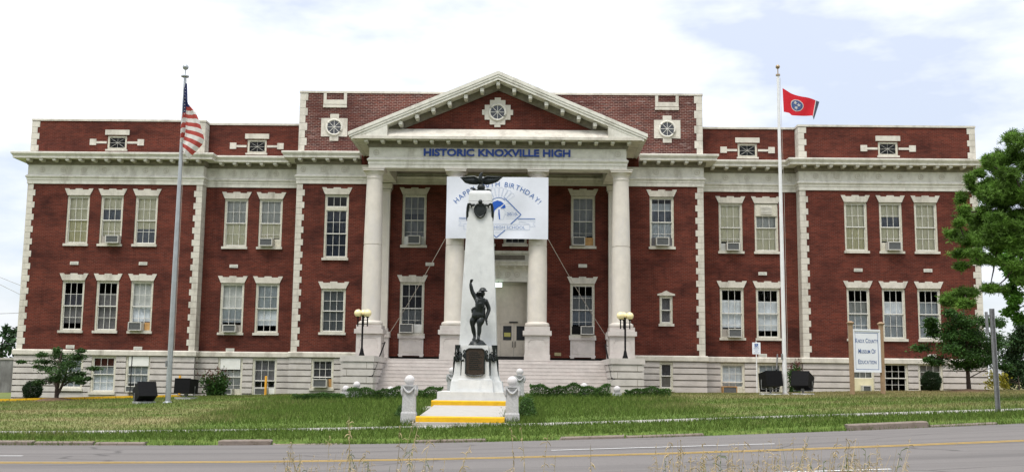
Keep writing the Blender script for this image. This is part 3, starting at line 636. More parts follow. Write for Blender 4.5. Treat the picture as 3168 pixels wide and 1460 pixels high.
mb = MB(); mb.box(-XW+.1, -XC, YL+.2, 21.9, 13.0, 13.2); mb.box(XC, XW-.1, YL+.2, 21.9, 13.0, 13.2); mb.box(-XC+.1, XC-.1, 0, 21.9, 14.6, 14.8); mb.box(-XW+.2, -XL-.1, .2, YL+.2, 13.0, 13.2); mb.box(XL+.1, XW-.2, .2, YL+.2, 13.0, 13.2)
mb.build('roof', M['roof'], B)
mb = MB()
for z in (1.9, 6.5, 11.0): mb.box(-XW+.1, XW-.1, YL+.35, 21.8, z-.1, z+.1); mb.box(-XW+.1, -XL-.1, .35, YL+.3, z-.1, z+.1); mb.box(XL+.1, XW-.1, .35, YL+.3, z-.1, z+.1); mb.box(-XC+.1, XC-.1, -.3, YL+.3, z-.1, z+.1)
mb.box(-XW+.3, XW-.3, 5.0, 5.2, -1, 13)
for x in (-XL, -XC, XC, XL): mb.box(x-.08, x+.08, YL+.25, 5.0, -1, 13)
mb.build('interior', M['interior'], B)
# modillions and rosettes
mb = MB(); mb.box(-.085, .085, -.40, 0, -.02, .10); mb.box(-.065, .065, -.36, 0, -.05, -.02); MOD = mb.build('modillion', M['white'], B); first = [MOD]
def modillion(x, y, z=11.60):
    if first: o = first.pop(); o.location = (x, y, z)
    else: o = inst(MOD, 'modillion', B, (x, y, z))
    return o
def row(x0, x1, n, y): 
    for i in range(n): modillion(x0+(x1-x0)*i/(n-1), y)
for s in (1, -1):
    row(s*-23.86, s*-15.25, 14, -.155); row(s*-14.26, s*-10.80, 6, YL-.155); row(s*-9.95, s*-7.2, 5, YCB-.155)
mb = MB(); n = 20
mb.tube([(.125*math.cos(2*math.pi*i/n), -.008, .125*math.sin(2*math.pi*i/n)) for i in range(n)], .018, 6, True)
mb.box(-.075, .075, -.02, .004, -.014, .014); mb.box(-.014, .014, -.023, .004, -.075, .075); ROS = mb.build('rosette', M['stone'], B); f2 = [ROS]
def rosette(x, y, z=11.19):
    if f2: f2.pop().location = (x, y, z)
    else: inst(ROS, 'rosette', B, (x, y, z))
for s in (1, -1):
    for i in range(8): rosette(s*(-23.3+1.053*i), -.05)
    for i in range(4): rosette(s*(-14.76+1.08*i), YL-.05)
    for i in range(3): rosette(s*(-9.85+1.02*i), YCB-.05)
# quoins: one toothed strip per corner
def quoin(xc, Y, side, z0, z1, ret=None, first=0, h=.312, wide=.385, slim=.275, gap=.006):
    mb = MB(); k = first; z = z1
    while z > z0+.02:
        w_ = wide if k % 2 else slim; za = max(z0, z-h); x0, x1 = sorted((xc-.03*side*-1 if False else xc, xc+side*w_))
        x0, x1 = (x0-.025, x1) if side > 0 else (x0, x1+.025)
        yy = Y+(ret if ret else .3) 
        mb.box(x0, x1, Y-.025, Y+.02, za+gap, z-gap)
        xo = x0 if side > 0 else x1
        d = (wide if not k % 2 else slim) if not ret else ret+.02
        mb.box(min(xo, xo+side*.03), max(xo, xo+side*.03), Y+.02, Y+d, za+gap, z-gap)
        z = za; k += 1
    mb.build('quoin', M['stone'], B)
for s in (1, -1):
    quoin(s*-XW, 0, s, WT1, ARCH); quoin(s*-XL, 0, -s, WT1, ARCH, YL); quoin(s*-XC, YCB, s, WT1, ARCH, YL-YCB)
    quoin(s*-XW, 0, s, 12.04, 13.72, None, 1); quoin(s*-XL, 0, -s, 12.04, 13.72, YL, 1); quoin(s*-XC, YCB, s, 12.04, 15.12, None, 1, .385, .385, .28)
# ------------------------------------------------------------------ portico
YF, YCOL = -4.75, -4.33
mb = MB(); PP = [(-5.93, YCB-.06), (-5.93, YF), (5.93, YF), (5.93, YCB-.06)]
ENTP = [(-.80, 10.50), (.03, 10.50), (.03, 10.66), (.055, 10.67), (.055, 10.80), (.08, 10.81), (.11, 10.86), (.11, 10.90), (.06, 10.95), (.02, 10.98), (.02, 11.46), (-.80, 11.46)]
sweep(mb, PP, ENTP); mb.build('portico_frieze', M['white'], B)
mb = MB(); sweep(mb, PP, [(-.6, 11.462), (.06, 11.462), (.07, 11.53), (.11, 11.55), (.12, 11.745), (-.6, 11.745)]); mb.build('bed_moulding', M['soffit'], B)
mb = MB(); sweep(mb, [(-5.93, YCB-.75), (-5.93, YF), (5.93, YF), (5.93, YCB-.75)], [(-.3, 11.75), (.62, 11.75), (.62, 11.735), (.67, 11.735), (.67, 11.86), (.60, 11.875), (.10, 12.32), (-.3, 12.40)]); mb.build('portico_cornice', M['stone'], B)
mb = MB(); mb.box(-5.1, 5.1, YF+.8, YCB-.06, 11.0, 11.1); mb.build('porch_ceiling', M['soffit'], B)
for i in range(17): modillion(-6.04+12.08*i/16, YF-.125, 11.64)
rosette(-5.62, YF-.02, 11.22); rosette(5.55, YF-.02, 11.22)
mb = MB(); mb.box(-5.05, 4.98, YF-.035, YF+.0, 11.07, 11.41); mb.build('name_tablet', M['white'], B)
mb = MB()
add_text(mb, 'HISTORIC KNOXVILLE HIGH', .485, 0, 0, 0, 'c', .03, .034, 1.0)
xs_ = [p[0] for p in mb.v]; k_ = 6.78/(max(xs_)-min(xs_)); zs_ = [p[2] for p in mb.v]; kz = .345/(max(zs_)-min(zs_)); zb = min(zs_)
mb.v = [(-.03+x*k_, YF-.07+y, 11.06+(z-zb)*kz) for x, y, z in mb.v]; mb.build('lettering', M['letter_blue'], B)
# pediment: raking cornices, tympanum, end blocks, roof slopes behind
AP, TIP = (-.03, 14.95), (6.86, 12.03); sl_ = (AP[1]-TIP[1])/TIP[0]
def rake(mb, s, off0, off1, ya, yb, xe, x_in=0.):
    """band between two offsets (measured down from the outer line) from the apex to x = xe"""
    f = lambda x: AP[1]-sl_*x
    mb.prism([(s*x_in-.03*0, f(x_in)-off0), (s*xe, f(xe)-off0), (s*xe, f(xe)-off1), (s*x_in, f(x_in)-off1)], ya, yb)
cap = MB(); sof = MB(); bed = MB()
for s in (1, -1):
    rake(cap, s, 0, .16, -5.46, YCB+.05, 6.86); rake(cap, s, .163, .27, -5.435, -4.5, 6.80); rake(cap, s, .273, .40, -5.40, -4.5, 6.70)
    rake(bed, s, .403, .66, YF-.03, -4.55, 5.15); rake(bed, s, .66, .72, YF-.0, -4.55, 4.7)
    cap.prism([(s*6.66, 11.865), (s*5.06, 11.865), (s*5.06, 12.40), (s*6.66, 11.90)], -5.385, YF+.2)
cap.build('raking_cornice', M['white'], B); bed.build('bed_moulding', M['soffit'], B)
for i in range(-6, 7):
    x = .745*i; z = AP[1]-sl_*abs(x)-.57
    o = inst(MOD, 'modillion', B, (x, YF-.05, z-.03)); o.scale = (1.0, 1.25, 1.45)
mb = MB(); mb.prism([(-5.2, 12.28), (5.2, 12.28), (.0, 14.34)], YF+.1, YF+.3); mb.build('tympanum_wall', M['brick'], B)
# columns
def column(x, y, base, parent):
    z = 3.46; mb = MB(); H = 10.12-z
    prof = [(.435-.075*max(0, (t-.33)/.67)**1.35, z+H*t) for t in [i/14 for i in range(15)]]
    q = [p for p in prof if p[1] < 6.9]; r_ = prof[len(q)][0]; prof = q+[(r_+.004, 6.93), (r_-.02, 6.94), (r_-.02, 6.965), (r_+.003, 6.975)]+[p for p in prof if p[1] > 7.0]
    mb.lathe(prof, (x, y, 0), 36); sh = mb.build('column', M['column'], parent, smooth='auto')
    c = MB(); c.lathe([(.36, 10.0), (.385, 10.03), (.385, 10.08), (.365, 10.10), (.365, 10.20), (.39, 10.22), (.39, 10.25), (.43, 10.29), (.46, 10.35), (.46, 10.37)], (x, y, 0), 36)
    c.box(x-.49, x+.49, y-.49, y+.49, 10.372, 10.46); c.box(x-.515, x+.515, y-.515, y+.515, 10.46, 10.497); c.build('capital', M['column'], sh, smooth='auto')
    b = MB(); b.lathe([(.50, 3.26), (.545, 3.30), (.56, 3.36), (.54, 3.42), (.48, 3.45), (.44, 3.47)], (x, y, 0), 36); b.build('column_base', M['column'], sh, smooth='auto')
    p = MB(); 
    for (h, a, c_) in ((.57, 3.07, 3.262), (.65, 2.87, 3.07), (.56, 2.0, 2.87), (.585, 1.70, 2.0)): p.box(x-h, x+h, y-h, y+h, a, c_)
    for sx in (-1, 1): p.tube([(x+sx*.40, y-.565, 2.2), (x+sx*.40, y-.565, 2.55), (x+sx*.34, y-.57, 2.60), (x+sx*.32, y-.57, 2.68), (x, y-.57, 2.70)], .012, 5)
    p.build('pedestal', M['pstone'], sh)
for x in (-5.72, -1.93, 1.89, 5.72): column(x, YCOL, 0, B)
for s in (-1, 1):                                              # pilasters against the wall
    a, b = sorted((s*5.42, s*6.25)); mb = MB(); mb.box(a, b, YCB-.28, YCB+.02, 3.2, 10.10); pl = mb.build('pilaster', M['column'], B)
    q = MB(); q.box(a-.05, b+.05, YCB-.33, YCB+.02, 3.12, 3.3); q.box(a-.16, b+.16, YCB-.42, YCB+.02, 2.85, 3.12); q.box(a-.10, b+.10, YCB-.36, YCB+.02, 1.8, 2.85); q.build('pedestal', M['pstone'], pl)
    q = MB(); q.box(a-.04, b+.04, YCB-.32, YCB+.02, 10.10, 10.18); q.box(a-.09, b+.09, YCB-.37, YCB+.02, 10.2, 10.46); q.build('capital', M['column'], pl)
# stone panels under the lower porch windows
for x in (-4.24, 4.16):
    mb = MB(); mb.box(x-.66, x+.66, YCB-.12, YCB+.02, 2.82, 2.93); mb.box(x-.60, x+.60, YCB-.06, YCB+.02, 2.04, 2.82); mb.box(x-.63, x+.63, YCB-.09, YCB+.02, 1.98, 2.06)
    mb.box(x-.6, x-.42, YCB-.09, YCB, 1.92, 1.98); mb.box(x+.42, x+.6, YCB-.09, YCB, 1.92, 1.98); q = mb.build('window_panel', M['bstone'], B)
    mb = MB(); mb.tube([(x-.5, YCB-.062, 2.14), (x+.5, YCB-.062, 2.14), (x+.5, YCB-.062, 2.74), (x-.5, YCB-.062, 2.74)], .014, 5, True); mb.build('panel_moulding', M['stone'], q)
# doorway: entablature, jambs, over-panel, doors
mb = MB(); DY = YCB
for (h, p, z0, z1) in ((1.75, .10, 5.64, 5.80), (1.70, .06, 5.80, 6.20), (1.72, .10, 6.20, 6.32), (1.95, .42, 6.42, 6.56), (1.98, .46, 6.56, 6.64), (1.72, .16, 6.66, 7.02), (1.78, .22, 7.02, 7.16)): mb.box(-h, h, DY-p, DY+.05, z0, z1)
mb.box(-1.72, 1.72, DY-.14, DY+.05, 6.32, 6.42)
for x in (-1.55, 1.55): mb.box(x-.13, x+.13, DY-.08, DY+.05, 1.78, 5.64)
de = mb.build('door_surround', M['white'], B)
mb = MB()
for i in range(7): mb.box(-1.35+.41*i-.05+.12, -1.35+.41*i+.05+.12, DY-.36, DY-.14, 6.33, 6.415)
mb.build('bracket', M['white'], de)
mb = MB(); mb.box(-1.45, -1.05, DY-.165, DY-.158, 6.74, 6.94); mb.box(-.9, 1.3, DY-.175, DY-.16, 6.72, 6.95); mb.build('surround_panel', M['soffit'], de)
for i in range(5): inst(ROS, 'rosette', B, (-.92+.46*i, DY-.06, 6.0))
mb = MB(); yy = DY+.5; mb.box(-1.5, 1.5, yy, yy+.05, 3.66, 5.66)
for x in (-1.45, -.72, .0, .13, .78, 1.45): mb.box(x-.02, x+.02, yy-.02, yy, 3.7, 5.45)
mb.box(-1.5, 1.5, yy-.03, yy, 5.42, 5.5); mb.box(-1.5, 1.5, yy-.04, yy, 3.62, 3.70); mb.box(-1.5, -1.45, yy-.02, yy+.05, 1.75, 3.62); mb.box(-.13, .13, yy-.02, yy+.05, 1.75, 3.62); mb.box(1.45, 1.5, yy-.02, yy+.05, 1.75, 3.62)
mb.build('overdoor_panel', M['door'], B)
for i, x in enumerate((-1.45, -.79, .13, .79)):
    mb = MB(); a, b = x+.005, x+.655; mb.box(a, b, yy, yy+.04, 1.77, 3.62); d = mb.build('door', M['door'], B)
    q = MB()
    for z in (1.9, 2.13, 2.36): q.box(a+.1, b-.1, yy-.012, yy, z, z+.17)
    q.build('door_panel', M['door'], d)
    q = MB(); q.box(a+.12, b-.12, yy-.015, yy, 2.80, 3.50); q.build('pane', M['dark_pane'], d)
    q = MB(); hx = b-.06 if i % 2 == 0 else a+.06; q.tube([(hx, yy-.05, 2.45), (hx, yy-.05, 2.75)], .018, 6); q.build('handle', M['steel_dark'], d)
    if i == 2:
        q = MB(); q.box(a+.17, a+.49, yy-.022, yy-.016, 2.97, 3.17); q.build('notice', mat('yellow_notice', (.45, .42, .12), .7), d)
mb = MB(); mb.box(.55, .98, yy-.08, yy, 3.65, 3.71); mb.build('door_closer', M['steel_dark'], B)
# ------------------------------------------------------------------ steps and cheek walls
ST = thing('entrance_steps', 'broad pink marble steps up to the columned porch, between two grooved cheek walls', 'steps', (0, -5, 0))
mb = MB(); NS, y0, zt, rise, tread = 11, -4.98, 1.75, .158, .345
mb.box(-6.2, 6.2, y0, YCB+.55, -.6, zt)
for k in range(1, NS): mb.box(-5.02, 5.02, y0-tread*k, y0-tread*(k-1), -.6, zt-rise*k)
st = mb.build('stair_flight', M['pstone'], ST, loc=(0, 5, 0))
mb = MB()
for k in range(NS):
    yfr = y0-tread*k; za = zt-rise*k
    for j in range(6):
        xj = -4.6+1.9*j+(.95 if k % 2 else 0)+random.uniform(-.4, .4)
        if xj < 4.95: mb.box(xj-.008, xj+.008, yfr-.004, yfr+.003, za-rise+.01, za-.04)
    mb.box(-4.97, 4.97, yfr-.010, yfr+.006, za-.030, za-.0035)
mb.build('tread_nosing', mat('step_edge_stone', (.50, .46, .43), .8, .1, 4), ST, loc=(0, 5, 0))
for s in (-1, 1):
    mb = MB(); a, b = sorted((s*4.98, s*6.18)); yf = -8.8
    mb.box(a, b, yf, -3.7, -.6, 1.56)
    for k in range(7):
        z1 = 1.53-.30*k; z0 = z1-.245
        mb.box(a-.07, b+.07, yf-.07, -3.72, z0, z1)
    mb.box(a-.11, b+.11, yf-.11, -3.7, 1.56, 1.80); cw = mb.build('cheek_wall', M['bstone'], ST, loc=(0, 5, 0))
    mb = MB()
    for k in range(0, 7):
        xx = a+.18 if k % 2 else b-.2
        mb.box(xx-.008, xx+.008, yf-.074, yf-.06, 1.53-.30*k-.26, 1.53-.30*k)
    mb.build('stone_joint', M['soffit'], cw)
for s, lab in ((-1, 'left'), (1, 'right')):
    h = thing('handrail', 'black pipe handrail sloping down the %s side of the entrance steps' % lab, 'handrail', (s*4.93, -8.9, .5), 0, 'handrails of the entrance steps')
    mb = MB(); mb.tube([(0, 0, .47), (0, 3.7, 1.98)], .032, 8); mb.build('rail', M['black'], h)
    mb = MB(); mb.tube([(-s*.0, .05, .48), (s*.13, .05, .45)], .018, 6); mb.build('bracket', M['black'], h)
    mb = MB(); mb.tube([(0, 3.6, 1.94), (s*.13, 3.6, 1.9)], .018, 6); mb.build('bracket', M['black'], h)
# lamp posts on the cheek walls
def lamp(x, y, z, label, rz):
    t = thing('lamp_post', label, 'lamp post', (x, y, z), rz, 'lamp posts flanking the steps')
    mb = MB(); mb.lathe([(.13, 0), (.125, .03), (.085, .16), (.06, .3), (.042, .36), (.04, 1.70), (.055, 1.71), (.055, 1.74)], seg=14); mb.build('pole', M['black'], t, smooth='auto')
    for a in (0, 90, 180):
        c, s_ = math.cos(R(a)), math.sin(R(a)); mb = MB(); r = .205 if a != 90 else .0
        px_, py_ = .205*c, .205*s_
        mb.tube([(0, 0, 1.36), (px_, py_, 1.36)], .016, 6); mb.tube([(0, 0, 1.52), (px_, py_, 1.52)], .014, 6); mb.tube([(px_, py_, 1.26), (px_, py_, 1.66)], .028, 8); mb.lathe([(.03, 1.62), (.075, 1.66), (.075, 1.69)], (px_, py_, 0), 12); mb.build('arm', M['black'], t)
        mb = MB(); mb.ball((px_, py_, 1.82), .165, 20); mb.build('globe', M['globe'], t, smooth=True)
    return t
lamp(-5.59, -7.6, 1.80, 'black lamp post with three cream globes on the left cheek wall of the steps', 0)
lamp(5.60, -7.6, 1.80, 'black lamp post with three cream globes on the right cheek wall of the steps', R(12))
# lit sign in the doorway, plaques on the porch wall
t = thing('exit_light', 'lit white and green exit light box hanging over the doorway', 'exit light', (.01, YCB-.22, 5.37))
mb = MB(); mb.box(-.17, .17, -.05, .05, 0, .2); mb.build('light_box', M['exit'], t); mb = MB(); mb.tube([(0, 0, .2), (0, 0, .28)], .02, 6); mb.build('stem', M['steel_dark'], t)
mb = MB(); mb.box(-.16, .16, -.03, 0, 0, .15); o = mb.build('wall_plaque', mat('brass_plaque', (.30, .27, .14), .5, .3, 20), loc=(2.95, YCB-.002, 2.05)); tag(o, 'small brass plaque low on the porch wall right of the doorway column', 'plaque')
# ------------------------------------------------------------------ banner
BYc = -4.97
bn = thing('banner', 'white birthday banner with blue print hung between the two middle columns', 'banner', (.02, BYc, 7.21))
BW, BH = 4.66, 2.86
def bsurf(x, z, off=0.):
    y = .035*math.sin(1.4*x+.6)*math.sin(2.1*z+.4)+.02*math.sin(3.3*x-1.7*z)
    e = .025*(1-min(1, abs(z)/.5))*math.sin(5*x)
    return (x, y-off+e*.3, z)
mb = MB(); nx, nz = 40, 26
for j in range(nz+1):
    for i in range(nx+1):
        x = -BW/2+BW*i/nx; z = BH*j/nz; sag = .02*math.cos(math.pi*x/BW) if j == 0 else 0
        mb.v.append(bsurf(x, z+sag))
mb.f = [(j*(nx+1)+i, j*(nx+1)+i+1, (j+1)*(nx+1)+i+1, (j+1)*(nx+1)+i) for j in range(nz) for i in range(nx)]
mb.build('sheet', M['cloth'], bn, smooth=True)
def bmap(p): return bsurf(p[0], p[2], .012-p[1]*0)
def dense(pts, closed=False, step=.06):
    o = []; k = len(pts)
    for i in range(k if closed else k-1):
        a, b = pts[i], pts[(i+1) % k]; n = max(1, int(math.dist(a, b)/step))
        o += [(a[0]+(b[0]-a[0])*q/n, a[1]+(b[1]-a[1])*q/n) for q in range(n)]
    return o if closed else o+[pts[-1]]
def stroke(mb, pts, w_, closed=False, off=.010):
    P = [Vector(p) for p in dense(pts, closed)]; k = len(P); n = len(mb.v)
    for i, p in enumerate(P):
        d = (P[(i+1) % k]-P[i-1]) if closed else (P[min(i+1, k-1)]-P[max(i-1, 0)]); d.normalize(); q = Vector((-d.y, d.x))*w_/2
        mb.v += [bsurf(p.x+q.x, p.y+q.y, off), bsurf(p.x-q.x, p.y-q.y, off)]
    mb.f += [(n+2*i, n+2*i+1, n+2*((i+1) % k)+1, n+2*((i+1) % k)) for i in range(k if closed else k-1)]
def fill(mb, pts, off=.011):
    n = len(mb.v); mb.v += [bsurf(p[0], p[1], off) for p in pts]; mb.f.append(tuple(range(n, n+len(pts))))
def bpx(u, v): return ((u-820)/4.567*.01485, (1085-v)/4.567*.01497)       # banner millimetres from a photo crop
txt = 'HAPPY 100TH BIRTHDAY!'; cu = []
for ch in txt:
    if ch == ' ': cu.append((None, .17)); continue
    v, f = glyphs(ch, .33, 0); xs_ = [p[0] for p in v]; cu.append(((v, f, min(xs_)), max(xs_)-min(xs_)+.045))
tot = sum(c[1] for c in cu); Rr = 2.55; zc_ = 2.36-Rr+.06; arc = 2*math.asin(1.88/Rr); pos = 0; mb = MB()
for g, wd in cu:
    a = -arc/2+arc*(pos+wd/2)/tot; pos += wd
    if not g: continue
    v, f, mn = g; n = len(mb.v); c, s_ = math.cos(a), math.sin(a)
    for p in v:
        lx, lz = p[0]-mn-(wd-.045)/2, p[2]; r = Rr+lz
        mb.v.append(bsurf(r*s_+lx*c, zc_+r*c-lx*s_, .012))
    mb.f += [tuple(n+i for i in q) for q in f]
mb.build('arched_lettering', M['bprint'], bn)
th = MB(); bl = MB(); sd_ = MB()
for k in range(7):                                              # fan-shaped crest behind the helmet
    a0, a1 = R(128-13.5*k), R(128-13.5*k-11.5); cx_, cz_ = bpx(835, 640); r0, r1 = .46, .90
    stroke(th, [(cx_+r0*math.cos(a0), cz_+r0*math.sin(a0)), (cx_+r1*math.cos(a0), cz_+r1*math.sin(a0)), (cx_+(r1+.03)*math.cos((a0+a1)/2), cz_+(r1+.03)*math.sin((a0+a1)/2)), (cx_+r1*math.cos(a1), cz_+r1*math.sin(a1)), (cx_+r0*math.cos(a1), cz_+r0*math.sin(a1))], .012, True)
stroke(bl, [bpx(920, 510), bpx(1155, 740), bpx(1010, 875)], .045); stroke(bl, [bpx(935, 958), bpx(812, 1065), bpx(690, 958)], .04); stroke(bl, [bpx(710, 520), bpx(480, 740), bpx(620, 875)], .045)
for v0 in (590, 630, 665, 695, 715, 775, 800): stroke(th, [bpx(945, v0), bpx(min(1140, 940+(v0-510)*1.0), v0)], .010)
for v0 in (985, 1005): stroke(th, [bpx(760, v0), bpx(880, v0)], .010)
stroke(bl, [bpx(285, 803), bpx(520, 803)], .030); stroke(bl, [bpx(1110, 803), bpx(1355, 803)], .030); stroke(th, [bpx(285, 788), bpx(520, 788)], .014); stroke(th, [bpx(1110, 790), bpx(1355, 790)], .014)
stroke(th, [bpx(355, 877), bpx(1278, 877), bpx(1278, 955), bpx(355, 955)], .016, True)
stroke(th, [bpx(1130, 875), bpx(1130, 835), bpx(1357, 832), bpx(1325, 870), bpx(1360, 908), bpx(1280, 908)], .014); stroke(th, [bpx(1130, 835), bpx(1275, 875)], .012)
stroke(th, [bpx(500, 875), bpx(500, 832), bpx(280, 830), bpx(315, 868), bpx(278, 906), bpx(355, 906)], .014)
mb = MB()
add_text(mb, 'KNOXVILLE HIGH SCHOOL', .205, 0, 0, 0, 'c', 0, .0, 1.0); xs_ = [p[0] for p in mb.v]; k_ = (bpx(1215, 0)[0]-bpx(415, 0)[0])/(max(xs_)-min(xs_)); zz = bpx(0, 940)[1]
mb.v = [bsurf((bpx(815, 0)[0]+p[0]*k_), zz+p[2]*.95, .012) for p in mb.v]; mb.build('ribbon_lettering', mat('banner_mid_print', (.20, .28, .46), .7), bn)
mb = MB(); add_text(mb, '-2010-', .21, 0, 0, 0, 'c', 0, 0, 1); a_, z_ = bpx(1025, 755); mb.v = [bsurf(a_+p[0]*1.1, z_+p[2]*.85, .012) for p in mb.v]; mb.build('year_lettering', M['bprint'], bn)
helm = [(700, 720), (720, 620), (760, 565), (820, 545), (875, 560), (912, 590), (860, 630), (835, 640), (815, 655), (800, 670), (785, 680), (775, 730), (755, 785), (735, 760)]
fill(sd_, [bpx(*p) for p in helm][::-1]); fill(sd_, [bpx(*p) for p in ((925, 598), (937, 630), (932, 655), (862, 655), (880, 640))][::-1]); fill(sd_, [bpx(*p) for p in ((838, 672), (850, 670), (855, 720), (862, 812), (848, 812), (836, 740))][::-1])
stroke(bl, [bpx(*p) for p in ((735, 560), (770, 522), (835, 503), (890, 515), (925, 545))], .022); stroke(th, [bpx(*p) for p in ((865, 660), (915, 665), (935, 700), (920, 760), (905, 810), (865, 812))], .012)
th.build('thin_print', M['bthin'], bn); bl.build('line_print', M['bprint'], bn); sd_.build('helmet_print', M['bsolid'], bn)
for s, lab in ((-1, 'left'), (1, 'right')):
    mb = MB(); a = Vector((.02+s*2.35, BYc, 7.2)); b = Vector((s*5.28, YCB-.45, 3.0)); mb.tube([a+(b-a)*t_+Vector((0, 0, -.10*math.sin(math.pi*t_))) for t_ in [i/10 for i in range(11)]], .013, 5)
    tag(mb.build('rope', M['rope']), 'thin rope from the lower %s corner of the banner to the porch wall' % lab, 'rope', 'ropes holding the banner')
# ------------------------------------------------------------------ window air conditioners
def aircon(cx, w_, z0, z1, Y, label, side=0, panel=None, rust=False):
    t = thing('air_conditioner', label, 'air conditioner', (cx, Y, z0), 0, 'air conditioners in the windows')
    h = z1-z0; d = .32
    mb = MB(); f = .04
    mb.box(-w_/2, w_/2, -d, .16, h-f, h); mb.box(-w_/2, w_/2, -d, .16, 0, f); mb.box(-w_/2, -w_/2+f, -d, .16, f, h-f); mb.box(w_/2-f, w_/2, -d, .16, f, h-f)
    mb.build('case', M['tan_board'] if rust else M['ac'], t)
    mb = MB(); mb.box(-w_/2+f, w_/2-f, -d+.03, .15, f, h-f)
    for i in range(9):
        x = -w_/2+f+(w_-2*f)*(i+.5)/9; mb.box(x-.008, x+.008, -d+.015, -d+.03, f, h-f)
    mb.build('grille', M['ac_grille'], t)
    if panel:
        for a, b, mm in panel:
            mb = MB(); mb.box(a-cx, b-cx, .10, .13, .0, h); mb.build('side_panel', M[mm], t)
    return t
AC = [(-19.45, .66, 7.44, 7.83, 0, 'air conditioner in the middle upper window of the left wing', [(-20.15, -19.79, 'beige_curtain')]),
 (-18.05, .66, 3.08, 3.5, 0, 'air conditioner with brown side panel in the lower window beside the grey flagpole', [(-17.7, -17.42, 'tan_board')]),
 (-17.95, .7, .06, .36, -.08, 'air conditioner low in the basement window behind the thin black post', None),
 (-11.85, .66, 7.44, 7.83, YL, 'air conditioner in the upper window nearest the left round window', [(-12.24, -12.2, 'frame'), (-11.5, -11.22, 'frame')]),
 (-13.52, .66, 3.08, 3.45, YL, 'air conditioner in the lower window just right of the US flagpole', [(-14.02, -13.87, 'beige_curtain'), (-13.17, -13.02, 'beige_curtain')]),
 (-13.45, .46, -.02, .26, YL-.08, 'small air conditioner at ground level beside the reddish shrub', [(-13.96, -13.7, 'frame'), (-13.2, -12.92, 'frame')]),
 (-11.8, .6, -.02, .32, YL-.08, 'air conditioner at ground level behind the yellow bollard', [(-12.22, -12.12, 'board'), (-11.48, -11.18, 'board')]),
 (-8.6, .68, .40, .80, YCB-.08, 'air conditioner between brown boards in the basement window left of the cheek wall', [(-9.02, -8.96, 'red_curtain'), (-8.24, -8.08, 'tan_board')]),
 (-4.2, .62, 7.45, 7.87, YCB, 'air conditioner in the upper porch window left of the banner', [(-4.75, -4.52, 'board'), (-3.88, -3.7, 'grey_shade')]),
 (-4.48, .66, 3.08, 3.52, YCB, 'dusty air conditioner above the stone panel left of the doorway', [(-4.14, -3.72, 'board')]),
 (3.95, .62, 7.46, 7.88, YCB, 'air conditioner beside an orange board in the upper porch window right of the banner', [(4.27, 4.7, 'tan_board')]),
 (4.38, .64, 3.08, 3.5, YCB, 'air conditioner beside a black gap above the stone panel right of the doorway', [(3.62, 4.05, 'black')]),
 (8.08, .64, 7.48, 7.90, YCB, 'air conditioner with dark side panels in the upper window right of the columns', [(7.55, 7.75, 'dark_shade'), (8.41, 8.61, 'dark_shade')]),
 (11.8, .64, 7.44, 7.83, YL, 'air conditioner in the upper window left of the white louvre', [(11.2, 11.47, 'grey_shade'), (12.13, 12.28, 'grey_shade')]),
 (11.82, .66, 3.08, 3.5, YL, 'air conditioner in the lower window just left of the wheelchair sign', [(11.2, 11.48, 'beige_curtain'), (12.16, 12.28, 'beige_curtain')]),
 (11.5, .72, .30, .66, YL-.08, 'rusty topped air conditioner at ground level left of the wheelchair sign', [(11.9, 12.25, 'frame')]),
 (19.68, .66, 7.44, 7.86, 0, 'air conditioner in the middle upper window of the right wing', [(19.12, 19.34, 'frame'), (20.02, 20.14, 'frame')]),
 (17.78, .66, 3.08, 3.5, 0, 'air conditioner partly hidden behind the museum sign', [(18.12, 18.4, 'beige_curtain')]),
 (18.05, .42, .46, .78, -.08, 'small air conditioner in the cream board below the museum sign', None)]
for cx, w_, z0, z1, Y, lab, pn in AC: aircon(cx, w_, z0, z1, Y, lab, 0, pn, 'rusty' in lab)

# ------------------------------------------------------------------ war memorial
MX = -.20
W = thing('war_memorial', 'white granite obelisk on a stepped base with dark bronze plaque and garlands', 'monument', (MX, -18.0, .22))
def mbuild(mb, name, m, par=W, **k):
    mb.v = [(x-MX, y+18.0, z-.22) for x, y, z in mb.v]; return mb.build(name, m, par, **k)
mb = MB(); mb.box(-1.39, 1.0, -19.3, -16.7, -.2, .5); mbuild(mb, 'bottom_step', M['granite'])
mb = MB(); mb.frustum(-1.03, .67, -18.85, -17.0, .5, -.99, .62, -18.8, -17.05, .83); mb.frustum(-.79, .36, -19.12, -18.7, .5, -.75, .33, -19.06, -18.7, .87); mbuild(mb, 'plinth', M['granite'])
mb = MB()
prof = [(.83, .80), (.90, .77), (1.0, .735), (1.2, .70), (1.55, .665), (1.96, .645)]
for (z0, h0), (z1, h1) in zip(prof, prof[1:]): mb.frustum(MX-h0, MX+h0-.03, -18.10-h0*.80, -17.0, z0, MX-h1, MX+h1-.03, -18.10-h1*.80, -17.0, z1)
prof = [(.872, .53), (.92, .48), (1.0, .445), (1.3, .43), (1.97, .405)]
for (z0, h0), (z1, h1) in zip(prof, prof[1:]): mb.frustum(MX-.02-h0, MX-.02+h0, -19.03+.1*(.53-h0)*4, -18.0, z0, MX-.02-h1, MX-.02+h1, -19.03+.1*(.53-h1)*4, -18.0, z1)
mbuild(mb, 'die', M['granite'])
mb = MB(); OC = -17.30
prof = [(1.965, .61), (3.77, .545), (5.5, .462), (6.66, .402), (6.665, .394), (6.685, .393), (6.69, .40), (6.80, .396), (6.805, .387), (6.825, .386), (6.83, .394), (7.08, .383), (7.15, .36), (7.20, .30)]
n = 0
for (z0, h0), (z1, h1) in zip(prof, prof[1:]): mb.frustum(MX-h0, MX+h0, OC-h0, OC+h0, z0, MX-h1, MX+h1, OC-h1, OC+h1, z1)
mbuild(mb, 'obelisk', M['granite'])
fy = lambda z: OC-(.61+(7.1-z)/(7.1-1.965)*0-(z-1.965)*.0443)
